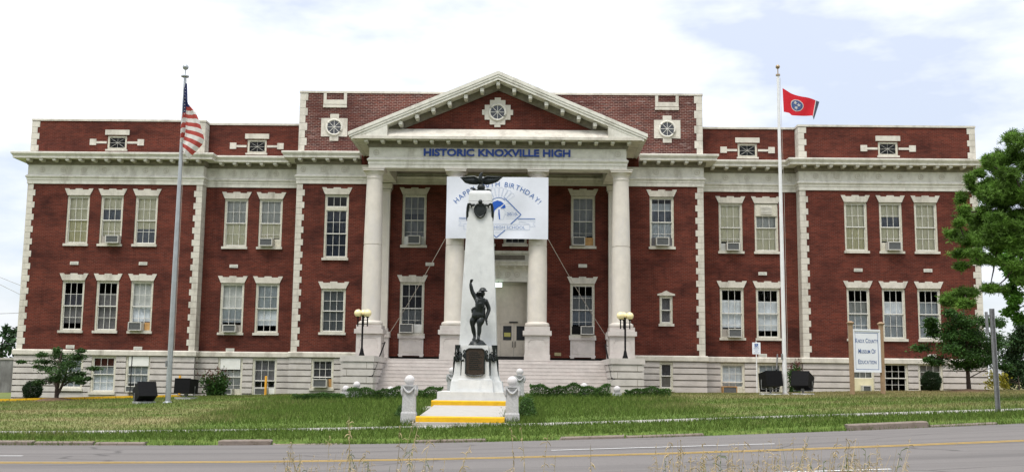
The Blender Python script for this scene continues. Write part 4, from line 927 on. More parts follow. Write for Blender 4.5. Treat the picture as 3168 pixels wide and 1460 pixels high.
mb = MB(); cz = 6.53; yy = fy(cz)
ov = [(MX+.01+.19*math.cos(a)*(1 if math.sin(a) > 0 else 1-.25*abs(math.sin(a))**3), cz+(.20 if math.sin(a) > 0 else .27)*math.sin(a)) for a in [2*math.pi*i/26 for i in range(26)]]
mb.prism(ov, yy-.07, yy+.02); mb.tube([(x, yy-.075, z) for x, z in ov], .035, 6, True); sh = mbuild(mb, 'shield', M['bronze'], smooth='auto')
mb = MB(); mb.ball((MX+.01, yy-.08, 6.79), .075, 12); mb.box(MX-.05, MX+.07, yy-.1, yy, 6.66, 6.75)
for s in (-1, 1):
    mb.tube([(MX+s*(.18+.03*i), yy-.07-.01*i, 6.70-.05*math.sin(math.pi*i/6)+.005*i) for i in range(7)], [.03, .04, .045, .045, .04, .035, .03], 7)
    mb.tube([(MX+s*.385, yy-.05, 6.74), (MX+s*.41, yy-.03, 6.6), (MX+s*.425, yy, 6.45), (MX+s*.42, yy+.02, 6.3), (MX+s*.43, yy+.03, 6.15)], [.04, .05, .045, .05, .02], 7)
    mb.tube([(MX+s*.30, yy-.05, 6.68), (MX+s*.27, yy-.06, 6.58)], [.03, .02], 6)
mbuild(mb, 'garland', M['bronze'], smooth='auto')
mb = MB(); x0, x1 = -.525, .075; pl = [(x0, 1.08), (x0+.06, 1.03), (MX-.025, .995), (x1-.06, 1.03), (x1, 1.08), (x1-.005, 1.40), (x1+.015, 1.70), (x1-.02, 1.82), (x1-.1, 1.865), (x0+.1, 1.865), (x0+.02, 1.82), (x0-.015, 1.70), (x0+.005, 1.40)]
mb.prism(pl, -19.045, -18.9); pq = mbuild(mb, 'plaque', M['plaque'])
mb = MB(); mb.tube([(x, -19.05, z) for x, z in pl], .022, 6, True)
for k in range(9): mb.box(x0+.10, x1-.10-.05*(k % 3), -19.052, -19.04, 1.20+.065*k, 1.222+.065*k)
mbuild(mb, 'plaque_lettering', M['bronze'], pq)
for s in (-1, 1):
    mb = MB(); c = MX-.02; F0, F1 = -19.0, -18.66
    mb.tube([(c+s*(.31+.036*i), F0+.02*i, 1.74-.27*math.sin(math.pi*min(1, i/5.5))) for i in range(6)], [.04, .055, .06, .06, .05, .04], 8)
    mb.tube([(c+s*(.50+.032*i), F1-.01, 1.70-.22*math.sin(math.pi*i/5.6)) for i in range(6)], [.035, .05, .06, .06, .055, .045], 8)
    mb.tube([(c+s*.46, F1-.04, 1.72), (c+s*.455, F1-.03, 1.45), (c+s*.47, F1-.04, 1.02)], [.035, .03, .012], 6)
    mb.tube([(c+s*.675, F1+.04, 1.62), (c+s*.70, F1+.05, 1.4), (c+s*.725, F1+.04, 1.0)], [.05, .035, .012], 6)
    for q in ((.35, 1.77), (.31, 1.70), (.36, 1.64)): mb.tube([(c+s*q[0]+.04*math.cos(a), F0+.0, q[1]+.04*math.sin(a)) for a in [2*math.pi*i/10 for i in range(10)]], .017, 5, True)
    for q in ((.52, 1.72), (.59, 1.67), (.64, 1.71)): mb.tube([(c+s*q[0]+.04*math.cos(a), F1-.02, q[1]+.04*math.sin(a)) for a in [2*math.pi*i/10 for i in range(10)]], .017, 5, True)
    x_a, x_b = sorted((c+s*.50, c+s*.655)); mb.prism([(x_a, 1.985), (x_b, 1.985), (c+s*.60, 1.66), (c+s*.57, 1.66)], F1-.05, F1+.06)
    mb.prism([(c+s*.63, 1.99), (c+s*.68, 1.99), (c+s*.68, 1.6), (c+s*.655, 1.6)], F1+.08, -18.1)
    mbuild(mb, 'base_garland', M['bronze'], smooth='auto')

# ------------------------------------------------------------------ figures: skinned skeletons
def skinned(name, verts, edges, m, parent, sub=2, root=0):
    me = bpy.data.meshes.new(name); me.from_pydata([v[:3] for v in verts], edges, []); o = bpy.data.objects.new(name, me); COL.objects.link(o)
    o.modifiers.new('skin', 'SKIN'); sk = me.skin_vertices[0].data
    for i, v in enumerate(verts):
        r = v[3]; sk[i].radius = r if isinstance(r, tuple) else (r, r); sk[i].use_root = (i == root)
    o.modifiers.new('sub', 'SUBSURF').render_levels = sub; o.modifiers['sub'].levels = sub
    dg = bpy.context.evaluated_depsgraph_get(); nm = bpy.data.meshes.new_from_object(o.evaluated_get(dg)); nm.name = name
    o.modifiers.clear(); o.data = nm; nm.materials.clear(); nm.materials.append(m); nm.shade_smooth(); o.parent = parent
    return o
sv = thing('soldier_statue', 'dark bronze soldier striding with right fist raised and brimmed helmet, standing before the obelisk', 'statue', (-.20, -18.55, 1.97))
V = []; Eg = []
def jt(u, v, y, r, par=None):
    V.append(((u-410)*.00211, y, .17+(1040-v)*.00211, r)); i = len(V)-1
    if par is not None: Eg.append((par, i))
    return i
pel = jt(432, 640, .02, (.175, .14)); wst = jt(440, 560, .02, (.235, .155), pel); che = jt(450, 480, .01, (.295, .17), wst); uch = jt(460, 435, .015, (.235, .135), che)
nb = jt(471, 392, .015, (.075, .07), uch); nk = jt(478, 368, .005, .056, nb); hd = jt(484, 330, -.015, (.085, .092), nk); ht = jt(488, 285, -.01, (.092, .10), hd); jt(487, 326, -.115, .018, hd); jt(482, 346, -.085, .034, hd)
rs = jt(392, 408, .0, .088, uch); re = jt(325, 298, -.02, .074, rs); rw = jt(301, 185, -.04, .056, re); rcuff = jt(301, 165, -.04, .036, rw); rh = jt(314, 128, -.05, .046, rcuff)
lsh = jt(540, 440, .01, .088, uch); lel = jt(590, 560, .05, .074, lsh); lw_ = jt(557, 672, -.04, .054, lel); lh = jt(546, 715, -.06, .042, lw_)
for k, (du, dv) in enumerate(((-14, -10), (-3, -14), (8, -14), (18, -10))):     # curled fingers of the raised fist
    a = jt(314+du, 128+dv, -.075, .0125, rh); b = jt(314+du+5, 128+dv-3, -.11, .0115, a); jt(314+du+8, 128+dv+14, -.115, .0105, b)
a = jt(330, 132, -.075, .014, rh); jt(322, 124, -.118, .012, a)
for k, (du, dv) in enumerate(((-10, 22), (-2, 27), (7, 26), (15, 20))):         # left hand closed round a grenade
    a = jt(546+du, 715+dv, -.085, .0125, lh); b = jt(546+du+3, 715+dv+14, -.10, .0115, a); jt(546+du+9, 715+dv+22, -.075, .0105, b)
a = jt(532, 722, -.09, .014, lh); jt(536, 742, -.115, .012, a)
rhp = jt(388, 692, .03, .13, pel); rth = jt(346, 738, .04, (.175, .14), rhp); rfl = jt(338, 782, .045, (.125, .11), rth); rkn = jt(340, 816, .05, .072, rfl); rcf = jt(354, 885, .10, .082, rkn); ran = jt(374, 985, .15, .050, rcf); rto = jt(364, 1022, .09, .058, ran); jt(354, 1032, -.04, .048, rto)
lhp = jt(474, 692, .0, .13, pel); lth = jt(464, 742, -.07, (.165, .14), lhp); lfl = jt(450, 790, -.12, (.125, .11), lth); lkn = jt(446, 824, -.13, .072, lfl); lcf = jt(448, 892, -.12, .082, lkn); lan = jt(438, 985, -.13, .050, lcf); lto = jt(436, 1022, -.18, .058, lan); jt(432, 1034, -.31, .048, lto)
skinned('body', V, Eg, M['bronze'], sv, 2, pel)
sx = lambda u: (u-410)*.00211
sz = lambda v: .17+(1040-v)*.00211
mb = MB(); mb.lathe([(.150, -.014), (.156, -.004), (.148, .008), (.118, .018), (.112, .045), (.092, .082), (.05, .108), (.001, .116)], (sx(490), -.012, sz(284)), 26); mb.build('helmet', M['bronze'], sv, smooth=True)
mb = MB(); k = 24                                                 # skirted tunic
for j, (v, cx_, a, b) in enumerate(((530, 446, .20, .155), (560, 440, .198, .16), (600, 434, .212, .18), (650, 430, .222, .195), (696, 428, .232, .205), (700, 428, .21, .185))):
    for i in range(k):
        t_ = 2*math.pi*i/k; f = 1+.03*math.sin(7*t_)*(j/4); mb.v.append((sx(cx_)+a*f*math.cos(t_), .015+b*f*math.sin(t_), sz(v)))
for j in range(5): mb.f += [(j*k+i, j*k+(i+1) % k, (j+1)*k+(i+1) % k, (j+1)*k+i) for i in range(k)]
mb.f.append(tuple(range(k))[::-1]); mb.build('tunic_skirt', M['bronze'], sv, smooth=True)
mb = MB(); mb.tube([(sx(438)+.192*math.cos(t_), .015+.155*math.sin(t_), sz(555)) for t_ in [2*math.pi*i/24 for i in range(24)]], .026, 7, True)
for u in (372, 400, 430, 462, 492): mb.obox((sx(u), -.15, sz(556)), (.022, 0, 0), (0, .02, 0), (0, 0, .032))
mb.build('belt', M['bronze'], sv)
mb = MB(); mb.obox((sx(472), -.17, sz(478)), (.115, 0, 0), (0, .04, 0), (0, 0, .105)); mb.obox((sx(472), -.212, sz(448)), (.116, 0, 0), (0, .008, 0), (0, 0, .045)); mb.build('chest_bag', M['bronze'], sv)
mb = MB(); mb.tube([(sx(440), -.10, sz(380)), (sx(425), -.145, sz(430)), (sx(418), -.15, sz(520))], .014, 6); mb.tube([(sx(515), -.09, sz(395)), (sx(540), -.13, sz(450)), (sx(535), -.13, sz(520))], .014, 6); mb.build('strap', M['bronze'], sv)
mb = MB(); mb.obox((sx(440), .18, sz(420)), (.13, 0, 0), (0, .06, 0), (0, 0, .18)); mb.tube([(sx(392), .15, sz(318)), (sx(440), .16, sz(318)), (sx(520), .16, sz(330))], .055, 10); mb.tube([(sx(388), .06, sz(335)), (sx(412), .02, sz(312)), (sx(432), .03, sz(345))], .03, 8); mb.build('pack', M['bronze'], sv)
mb = MB(); mb.obox((sx(334), .02, sz(588)), (.035, 0, .01), (0, .05, 0), (-.01, 0, .06)); mb.obox((sx(346), .0, sz(555)), (.03, 0, 0), (0, .04, 0), (0, 0, .03)); mb.build('canteen', M['bronze'], sv)
mb = MB(); mb.tube([(sx(545), -.08, sz(725)), (sx(552), -.085, sz(765)), (sx(560), -.09, sz(790)), (sx(564), -.09, sz(812))], [.018, .028, .03, .018], 8); mb.build('grenade', M['bronze'], sv)
mb = MB(); k = 22
for j, (f, z) in enumerate(((1, 0), (1.0, .03), (.88, .09), (.7, .145), (.4, .172), (.02, .178))):
    for i in range(k):
        t_ = 2*math.pi*i/k; q = 1+.10*math.sin(3*t_+j)+.08*math.sin(6*t_+2*j); mb.v.append((.275*f*q*math.cos(t_)*.98, .29*f*q*math.sin(t_), z*(1+.15*math.sin(4*t_+j))))
for j in range(5): mb.f += [(j*k+i, j*k+(i+1) % k, (j+1)*k+(i+1) % k, (j+1)*k+i) for i in range(k)]
mb.build('rock_base', M['bronze'], sv, smooth=True)
# eagle
eg = thing('eagle_statue', 'dark bronze eagle with spread wings perched on a globe, on the obelisk top', 'statue', (MX+.01, -17.32, 7.195))
K_ = .00238; ex = lambda u: (u-585)*K_; ez = lambda v: (388-v)*K_
V = []; Eg = []
def je(u, v, y, r, par=None):
    V.append((ex(u), y, ez(v), r)); i = len(V)-1
    if par is not None: Eg.append((par, i))
    return i
b0 = je(578, 225, .03, .075); b1 = je(572, 185, .0, .085, b0); b2 = je(574, 150, -.02, .062, b1); b3 = je(584, 125, -.03, .046, b2); b4 = je(592, 112, -.04, .038, b3); je(606, 106, -.06, .013, b4)
t0 = je(584, 262, .07, .055, b0); je(588, 290, .10, (.06, .02), t0); l0 = je(560, 250, .0, .032, b0); je(562, 285, -.01, .025, l0); l1 = je(600, 250, .0, .032, b0); je(602, 285, -.01, .025, l1)
skinned('body', V, Eg, M['bronze'], eg, 2, 0)
def wing(top, low, s):
    mb = MB(); n = 14
    def lerp(P, t):
        q = t*(len(P)-1); i = min(int(q), len(P)-2); f = q-i; return (P[i][0]+(P[i+1][0]-P[i][0])*f, P[i][1]+(P[i+1][1]-P[i][1])*f)
    for side in (0, 1):
        for i in range(n*3+1):
            t_ = i/(n*3); a, b = lerp(top, t_), lerp(low, t_); sc = 4*abs((i % 3)-1.0)*(1 if i % 3 else 1.2)
            for j in range(5):
                f = j/4; u, v = a[0]+(b[0]-a[0])*f, a[1]+(b[1]-a[1])*f-(sc if j == 4 else 0)
                mb.v.append((ex(u), .02+.16*t_-.05*math.sin(math.pi*f)+(.028 if side else -.0)+.008*(i % 3), ez(v)))
    m_ = n*3+1
    for side in (0, 1):
        o = side*m_*5; mb.f += [(o+i*5+j, o+i*5+j+1, o+(i+1)*5+j+1, o+(i+1)*5+j) for i in range(m_-1) for j in range(4)]
    for i in range(m_-1):
        for j in (0, 4): a = i*5+j; mb.f.append((a, a+5, a+5+m_*5, a+m_*5))
    e = (m_-1)*5; mb.f += [(e+j, e+j+1, e+j+1+m_*5, e+j+m_*5) for j in range(4)]
    mb.tube([(ex(u), .0+.16*i/(len(top)-1), ez(v)) for i, (u, v) in enumerate(top)], [.03]*(len(top)-1)+[.01], 6)
    return mb.build('wing', M['bronze'], eg)
wing([(552, 195), (520, 172), (490, 155), (400, 158), (330, 166), (278, 166)], [(552, 268), (520, 276), (470, 272), (415, 266), (350, 245), (282, 172)], -1)
wing([(606, 195), (632, 172), (662, 155), (750, 158), (820, 154), (888, 150)], [(606, 268), (640, 276), (690, 270), (745, 255), (815, 225), (886, 157)], 1)
mb = MB(); mb.ball((0, .0, ez(322)), .135, 22); mb.build('globe', M['bronze'], eg, smooth=True)
mb = MB()
for (u, v, y, r, l_) in ((470, 345, -.1, .035, 40), (500, 372, -.12, .03, 60), (555, 375, -.15, .03, 60), (640, 372, -.12, .03, 70), (690, 362, -.06, .035, 45), (455, 335, .0, .03, 25), (600, 376, -.16, .03, 60)):
    mb.tube([(ex(u-l_), y, ez(v+6)), (ex(u-l_*.3), y-.02, ez(v-6)), (ex(u+l_*.4), y, ez(v)), (ex(u+l_), y+.02, ez(v+4))], [.008, r, r*.9, .008], 7)
mb.lathe([(.26, 0), (.25, .02), (.1, .04)], (0, 0, 0), 20); mb.build('laurel_base', M['bronze'], eg)

# ------------------------------------------------------------------ granite bollards
def bollard():
    t = thing('granite_bollard', 'x', 'bollard', group='granite bollards with ball tops')
    mb = MB(); mb.frustum(-.205, .205, -.205, .205, -.2, -.195, .195, -.195, .195, .10); mb.frustum(-.195, .195, -.195, .195, .10, -.175, .175, -.175, .175, .14); mb.frustum(-.172, .172, -.172, .172, .14, -.160, .160, -.160, .160, .80); mb.box(-.19, .19, -.19, .19, .80, .835); mb.build('shaft', M['granite_g'], t)
    mb = MB()
    for a in range(4):
        c, s_ = math.cos(a*math.pi/2), math.sin(a*math.pi/2); rot = lambda x, y, z: (x*c-y*s_, x*s_+y*c, z)
        mb.tube([rot(-.15+.03*i, -.178-.02*math.sin(math.pi*i/10), .79-.15*math.sin(math.pi*i/10)) for i in range(11)], [.018, .024, .028, .03, .032, .032, .032, .03, .028, .024, .018], 7)
        for k in range(3): mb.lathe([(.022, -.008), (.022, .008)], rot(-.05+.05*k, -.18, .765), 8)
    for sx_ in (-1, 1):
        for sy in (-1, 1): mb.tube([(sx_*.172, sy*.172, .81), (sx_*.182, sy*.182, .72), (sx_*.178, sy*.178, .60), (sx_*.172, sy*.172, .55)], [.03, .036, .03, .012], 7)
    mb.build('carved_swag', M['granite_g'], t)
    mb = MB(); mb.ball((0, 0, .96), .137, 24); mb.lathe([(.1, .835), (.08, .86)], seg=16); mb.build('ball', M['ball'], t, smooth=True)
    return t
b0 = bollard()
BL = [(-1.70, -24.5, 0, 'nearest granite bollard with ball top, left of the yellow steps, beside the lawn'), (1.03, -24.5, 0, 'nearest granite bollard with ball top, right of the yellow steps'),
      (-1.45, -11.7, .06, 'swagged granite bollard half hidden behind the left side of the monument base'), (1.16, -11.9, .04, 'swagged granite bollard behind the right front bollard, against the steps')]
for i, (x, y, dz, lab) in enumerate(BL):
    o = b0 if i == 0 else copy_tree(b0)
    z = {0: -.1, 1: -.1, 2: .24, 3: .22}[i]; o.location = (x, y, z); o['label'] = lab
pb = thing('granite_bollard', 'x', 'bollard', group='low granite posts with ball tops behind the hedges')
mb = MB(); mb.box(-.17, .17, -.17, .17, -.5, .04); mb.box(-.14, .14, -.14, .14, .04, .07); mb.build('shaft', M['granite_g'], pb)
mb = MB(); mb.ball((0, 0, .18), .137, 22); mb.build('ball', M['ball'], pb, smooth=True)
for i, (x, z, y, lab) in enumerate(((-5.07, .62, -12, 'low granite post with ball top standing before the left cheek wall'), (-5.55, .46, -11.6, 'low granite ball post furthest left, behind the left hedge end'), (-3.81, .44, -11.7, 'low granite ball post behind the left hedge, before the steps'),
        (3.62, .66, -12, 'low granite ball post behind the right hedge, before the steps'), (4.89, .56, -11.8, 'low granite ball post in front of the right cheek wall'))):
    o = pb if i == 0 else copy_tree(pb); o.location = (x, y, z-.18); o['label'] = lab

# ------------------------------------------------------------------ flagpoles and flags
def pole(x, y, z, H, r0, r1, m, mball, label, bs, cap=True):
    t = thing('flagpole', label, 'flagpole', (x, y, z)); mb = MB()
    mb.tube([(0, 0, 0), (0, 0, H*.4), (0, 0, H-.45)], [r0, r0*.85+r1*.15, r1], 16); mb.build('pole', m, t, smooth='auto')
    mb = MB(); mb.lathe([(r0*2.4, -.1), (r0*2.3, .04), (r0*1.6, .09), (r0*1.05, .13)], seg=20); mb.build('base_collar', m if not bs else M['concrete'], t)
    mb = MB(); mb.ball((0, 0, H-.12), .12 if cap else .09, 16); mb.tube([(0, 0, H-.5), (0, 0, H-.2)], .022, 6)
    if cap: mb.lathe([(.15, -.03), (.16, 0), (.15, .03)], (0, 0, H-.5), 14)
    else: mb.lathe([(.09, -.03), (.09, .03)], (0, 0, H-.47), 12)
    mb.build('finial', mball, t, smooth='auto')
    mb = MB(); mb.tube([(r0*1.05+.04, -.03, 1.2), (r1+.08, -.03, H*.6), (r1+.03, -.02, H-.6)], .007, 5); mb.build('halyard', M['rope'], t)
    mb = MB(); mb.obox((-r0-.02, -.05, 1.55), (.03, 0, 0), (0, .03, 0), (0, 0, .12)); mb.build('cleat', M['galv'], t)
    return t
pole(-12.29, -12, -.20, 13.40, .105, .050, M['alu'], M['alu'], 'tall grey metal flagpole with the stars and stripes, on the left lawn', False)
pole(11.74, -10, .36, 13.62, .085, .055, M['whitepole'], M['gold'], 'tall white flagpole with the red flag, on the right lawn', True, False)
def multi(name, V, F, mi, mats, parent, loc=None):
    me = bpy.data.meshes.new(name); me.from_pydata(V, [], F); me.polygons.foreach_set('material_index', mi); [me.materials.append(m) for m in mats]; me.shade_smooth()
    o = bpy.data.objects.new(name, me); COL.objects.link(o); o.parent = parent
    if loc: o.location = loc
    return o
FR, FWh, FB = mat('flag_red', (.42, .075, .060), .8, .08, 4, trans=.3), mat('flag_white', (.68, .66, .62), .8, .05, 4, trans=.3), mat('flag_blue', (.025, .035, .11), .8, .1, 4, trans=.2)
fl = thing('flag', 'drooping flag with red and white stripes and starred blue corner, on the grey pole', 'flag', (-12.26, -12.12, 9.35))
def fpx(u, v, y): X, Z = at(540+u/3.493, 180+v/3.493, -12.12); return (X+12.26, y, Z-9.35)
def plerp(P, t):
    d = [0]
    for a, b in zip(P, P[1:]): d.append(d[-1]+math.dist(a, b))
    s_ = t*d[-1]
    for i in range(len(P)-1):
        if s_ <= d[i+1] or i == len(P)-2:
            f = (s_-d[i])/max(1e-6, d[i+1]-d[i]); return (P[i][0]+(P[i+1][0]-P[i][0])*f, P[i][1]+(P[i+1][1]-P[i][1])*f)
def panel(Lp, Rp, rows, colsn, y0, matf, ph):
    V, F, mi = [], [], []
    for j in range(rows+1):
        f = j/rows; a, b = plerp(Lp, f), plerp(Rp, f)
        for i in range(colsn+1):
            g = i/colsn; V.append(fpx(a[0]+(b[0]-a[0])*g, a[1]+(b[1]-a[1])*g+6*math.sin(3*g+4*f), y0+.16*math.sin(5*g+ph+2.5*f)*g+.03*math.sin(13*g)))
    for j in range(rows):
        for i in range(colsn): F.append((j*(colsn+1)+i, j*(colsn+1)+i+1, (j+1)*(colsn+1)+i+1, (j+1)*(colsn+1)+i)); mi.append(matf((j+.5)/rows, (i+.5)/colsn))
    return V, F, mi
def strp(f, g):
    if f < .20: return 2
    return [0, 1][int((f-.20)/.80*12) % 2] if f < .999 else 0
V1, F1, m1 = panel([(128, 400), (132, 530), (130, 640), (128, 740), (122, 830), (108, 880), (96, 930), (98, 1012)], [(132, 402), (168, 518), (245, 608), (276, 690), (302, 790), (326, 890), (300, 940), (150, 1082)], 60, 14, -.10, strp, 0)
multi('flag_panel', V1, F1, m1, [FR, FWh, FB], fl)
V1, F1, m1 = panel([(122, 272), (104, 330), (96, 450), (86, 620), (70, 740), (60, 930)], [(128, 272), (128, 400), (128, 500), (128, 570), (128, 740), (90, 905)], 60, 6, -.02, lambda f, g: 2 if f < .50 else int((f-.5)/.5*6) % 2, 2)
multi('flag_panel', V1, F1, m1, [FR, FWh, FB], fl)
mb = MB()
for i in range(9):
    for q in (0, 1):
        u, v = 112-i*1.2+q*9, 320+i*34+q*17; c = Vector(fpx(u, v, -.07)); r = .028
        P = [c+Vector((r*(1 if k % 2 == 0 else .42)*math.sin(k*math.pi/5), 0, r*(1 if k % 2 == 0 else .42)*math.cos(k*math.pi/5))) for k in range(10)]; mb.quad(*P)
mb.build('star', FWh, fl)
tf = thing('flag', 'red flag with three white stars in a blue disc flying from the white pole', 'flag', (11.9, -10, 11.96))
TR, TB = mat('flag_bright_red', (.60, .022, .035), .8, .06, 4, trans=.3), mat('flag_disc_blue', (.075, .12, .28), .8, .08, 4, trans=.2); TD = mat('flag_fly_blue', (.05, .06, .08), .8, .1, 4)
def tsurf(u, v, off=0.):
    """u from hoist to fly, v from bottom to top"""
    top = plerp([(112, 240), (170, 272), (240, 300), (352, 332)], u); bot = plerp([(120, 396), (158, 402), (175, 416), (300, 427), (306, 458)], u)
    a = (bot[0]+(top[0]-bot[0])*v, bot[1]+(top[1]-bot[1])*v); X, Z = at(2368+a[0]/2.12, 160+a[1]/2.12, -10)
    return (X-11.9, -off+.22*math.sin(5.2*u+.8*v)*u+.05*math.sin(11*u-2*v)*u, Z-11.96)
NU, NV = 44, 20; Vt = [tsurf(i/NU, j/NV) for j in range(NV+1) for i in range(NU+1)]
Ft = [(j*(NU+1)+i, j*(NU+1)+i+1, (j+1)*(NU+1)+i+1, (j+1)*(NU+1)+i) for j in range(NV) for i in range(NU)]
multi('flag_cloth', Vt, Ft, [0 if i < NU-5 else (1 if i < NU-4 else 2) for j in range(NV) for i in range(NU)], [TR, FWh, TD], tf)
def disc(r, off, m, nm, ring=None):
    mb = MB(); n = 32; c = (.42, .50); ru, rv = r*.60, r
    rings = 5; base = len(mb.v); mb.v.append(tsurf(*c, off))
    for k in range(1, rings+1):
        for i in range(n): a = 2*math.pi*i/n; mb.v.append(tsurf(c[0]+ru*k/rings*math.cos(a), c[1]+rv*k/rings*math.sin(a), off))
    mb.f += [(0, 1+i, 1+(i+1) % n) for i in range(n)]
    for k in range(rings-1): mb.f += [(1+k*n+i, 1+k*n+(i+1) % n, 1+(k+1)*n+(i+1) % n, 1+(k+1)*n+i) for i in range(n)]
    return mb.build(nm, m, tf)
disc(.29, .008, FWh, 'disc_ring'); d_ = disc(.25, .014, TB, 'disc')
mb = MB()
for (du, dv, rot) in ((-.045, .12, .25), (.05, .03, -.2), (-.02, -.12, .5)):
    P = []
    for k in range(10):
        r = .105 if k % 2 == 0 else .043; a = k*math.pi/5+rot; P.append(tsurf(.42+du+.60*r*math.sin(a), .50+dv+r*math.cos(a), .022))
    mb.quad(*P)
mb.build('star', FWh, tf)

# ------------------------------------------------------------------ floodlights, signs, posts
def flood(x, y, z, hz, tilt, rz, label, pad=True):
    t = thing('floodlight', label, 'floodlight', (x, y, z), rz, 'black box floodlights on the lawn')
    mb = MB(); a = tilt; c, s_ = math.cos(a), math.sin(a); w_, h, d = .34, .29, .33
    ctr = Vector((0, 0, hz)); mb.obox(ctr, (w_, 0, 0), (0, d*c, -d*s_), (0, h*s_, h*c)); mb.obox(ctr+Vector((0, -d*c, d*s_))*1.01, (w_+.015, 0, 0), (0, .02*c, -.02*s_), (0, (h+.015)*s_, (h+.015)*c)); mb.build('housing', M['steel_dark'] if False else M['black'], t)
    mb = MB(); mb.tube([(0, 0, 0), (0, 0, hz-.25)], .035, 8); mb.obox((0, 0, hz-.33), (.06, 0, 0), (0, .06, 0), (0, 0, .06)); mb.tube([(-w_-.05, 0, hz), (-w_-.05, 0, hz-h-.09), (w_+.05, 0, hz-h-.09), (w_+.05, 0, hz)], .022, 6); mb.build('stem', M['galv'], t)
    mb = MB(); mb.lathe([(.46, -.12), (.46, .0), (.43, .03), (.05, .035)], seg=20) if pad else mb.box(-.36, .36, -.28, .28, -.12, .05); mb.build('footing', M['granite_g'], t)
for fx, fy_, fz, ti, rz_, pad_, lab in ((-13.20, -12, .23, R(28), R(38), False, 'black box floodlight tilted up, left of the grey flagpole on a concrete slab'), (-12.55, -9, .47, R(4), R(-14), False, 'black box floodlight standing level beside the reddish shrub'),
        (11.16, -10, 1.0, R(9), R(14), True, 'black box floodlight left of the white flagpole, on a round footing'), (12.45, -10, .95, R(20), R(-34), True, 'black box floodlight tilted up right of the white flagpole')):
    g = gz(fx, fy_)+.02; flood(fx, fy_, g, fz-g, ti, rz_, lab, pad_)
# museum sign
p0, p1 = Vector((14.11, -11.0)), Vector((15.45, -10.55)); mid = (p0+p1)/2; ang = math.atan2(p1.y-p0.y, p1.x-p0.x)
sg = thing('museum_sign', 'white museum sign with blue lettering between two wooden posts on the right lawn', 'sign', (mid.x, mid.y, .38), ang)
hw = (p1-p0).length/2
for s in (-1, 1):
    mb = MB(); mb.box(s*hw-.065, s*hw+.065, -.065, .065, -.3, 2.86); po = mb.build('post', M['wood'], sg)
    mb = MB(); mb.frustum(s*hw-.08, s*hw+.08, -.08, .08, 2.80, s*hw-.11, s*hw+.11, -.11, .11, 2.86); mb.frustum(s*hw-.11, s*hw+.11, -.11, .11, 2.862, s*hw-.03, s*hw+.03, -.03, .03, 2.93); mb.build('post_cap', M['wood'], po)
mb = MB(); mb.box(-hw+.065, hw-.065, -.03, .03, .96, 2.60); bp_ = mb.build('panel', M['signwhite'], sg)
mb = MB(); a = hw-.075; mb.box(-a, a, -.05, .05, 2.55, 2.62); mb.box(-a, a, -.05, .05, .94, 1.0); mb.box(-a, -a+.05, -.05, .05, 1.0, 2.55); mb.box(a-.05, a, -.05, .05, 1.0, 2.55); mb.build('panel_frame', M['signwhite'], sg)
mb = MB(); b = a-.10; mb.box(-b, b, -.034, -.031, 2.47, 2.49); mb.box(-b, b, -.034, -.031, 1.045, 1.065); mb.box(b-.02, b, -.034, -.031, 1.065, 2.47); mb.box(-b, -b+.008, -.034, -.031, 1.065, 2.47); mb.build('border_line', M['signblue'], bp_)
def smallcaps(mb, words, z, big, small, maxw):
    x = 0; n0 = len(mb.v)
    for wd in words:
        for k, ch in enumerate(wd):
            v, f = glyphs(ch, big if (k == 0 and wd[0] != 'o') else small, .0, .012); xs_ = [p[0] for p in v]; n = len(mb.v)
            mb.v += [(x+p[0]-min(xs_), -.036+p[1], z+p[2]) for p in v]; mb.f += [tuple(n+i for i in q) for q in f]; x += max(xs_)-min(xs_)+.022
        x += .07
    x -= .09; k_ = min(1, maxw/x)
    mb.v[n0:] = [((p[0]-x/2)*k_, p[1], p[2]) for p in mb.v[n0:]]
mb = MB(); smallcaps(mb, ('KNOX', 'COUNTY'), 2.09, .25, .195, 1.04); smallcaps(mb, ('MUSEUM', 'OF'), 1.68, .25, .195, .80); smallcaps(mb, ('EDUCATION',), 1.27, .25, .195, .84); mb.build('lettering', M['signblue'], bp_)
# accessible parking sign
ps = thing('parking_sign', 'white accessible parking sign with blue wheelchair emblem on a thin white post', 'sign', (11.49, -6, .34))
mb = MB(); mb.tube([(0, .02, -.2), (0, .02, 2.32)], .025, 8); mb.build('post', M['whitepole'], ps)
mb = MB(); mb.box(-.18, .18, -.012, .0, 1.76, 2.27); pp = mb.build('panel', M['signwhite'], ps)
mb = MB(); mb.box(-.08, .08, -.016, -.0125, 2.06, 2.22); mb.build('emblem_square', M['signblue'], pp)
mb = MB(); mb.tube([(.01+.045*math.cos(t_), -.018, 2.105+.035*math.sin(t_)) for t_ in [R(150)+R(250)*i/12 for i in range(13)]], .006, 5); mb.tube([(-.012, -.018, 2.19), (-.01, -.018, 2.135), (.03, -.018, 2.13), (.05, -.018, 2.095)], .007, 5); mb.ball((-.012, -.018, 2.20), .011, 8); mb.build('wheelchair_emblem', M['signwhite'], pp)
mb = MB()
for t_, z, sz_ in (('RESERVED', 2.0, .055), ('PARKING', 1.935, .055), ('ONLY', 1.87, .05)): add_text(mb, t_, sz_, 0, -.0135, z, 'c', 0, .01)
mb.box(-.13, .13, -.0145, -.0125, 1.82, 1.835); mb.build('lettering', M['signblue'], pp)
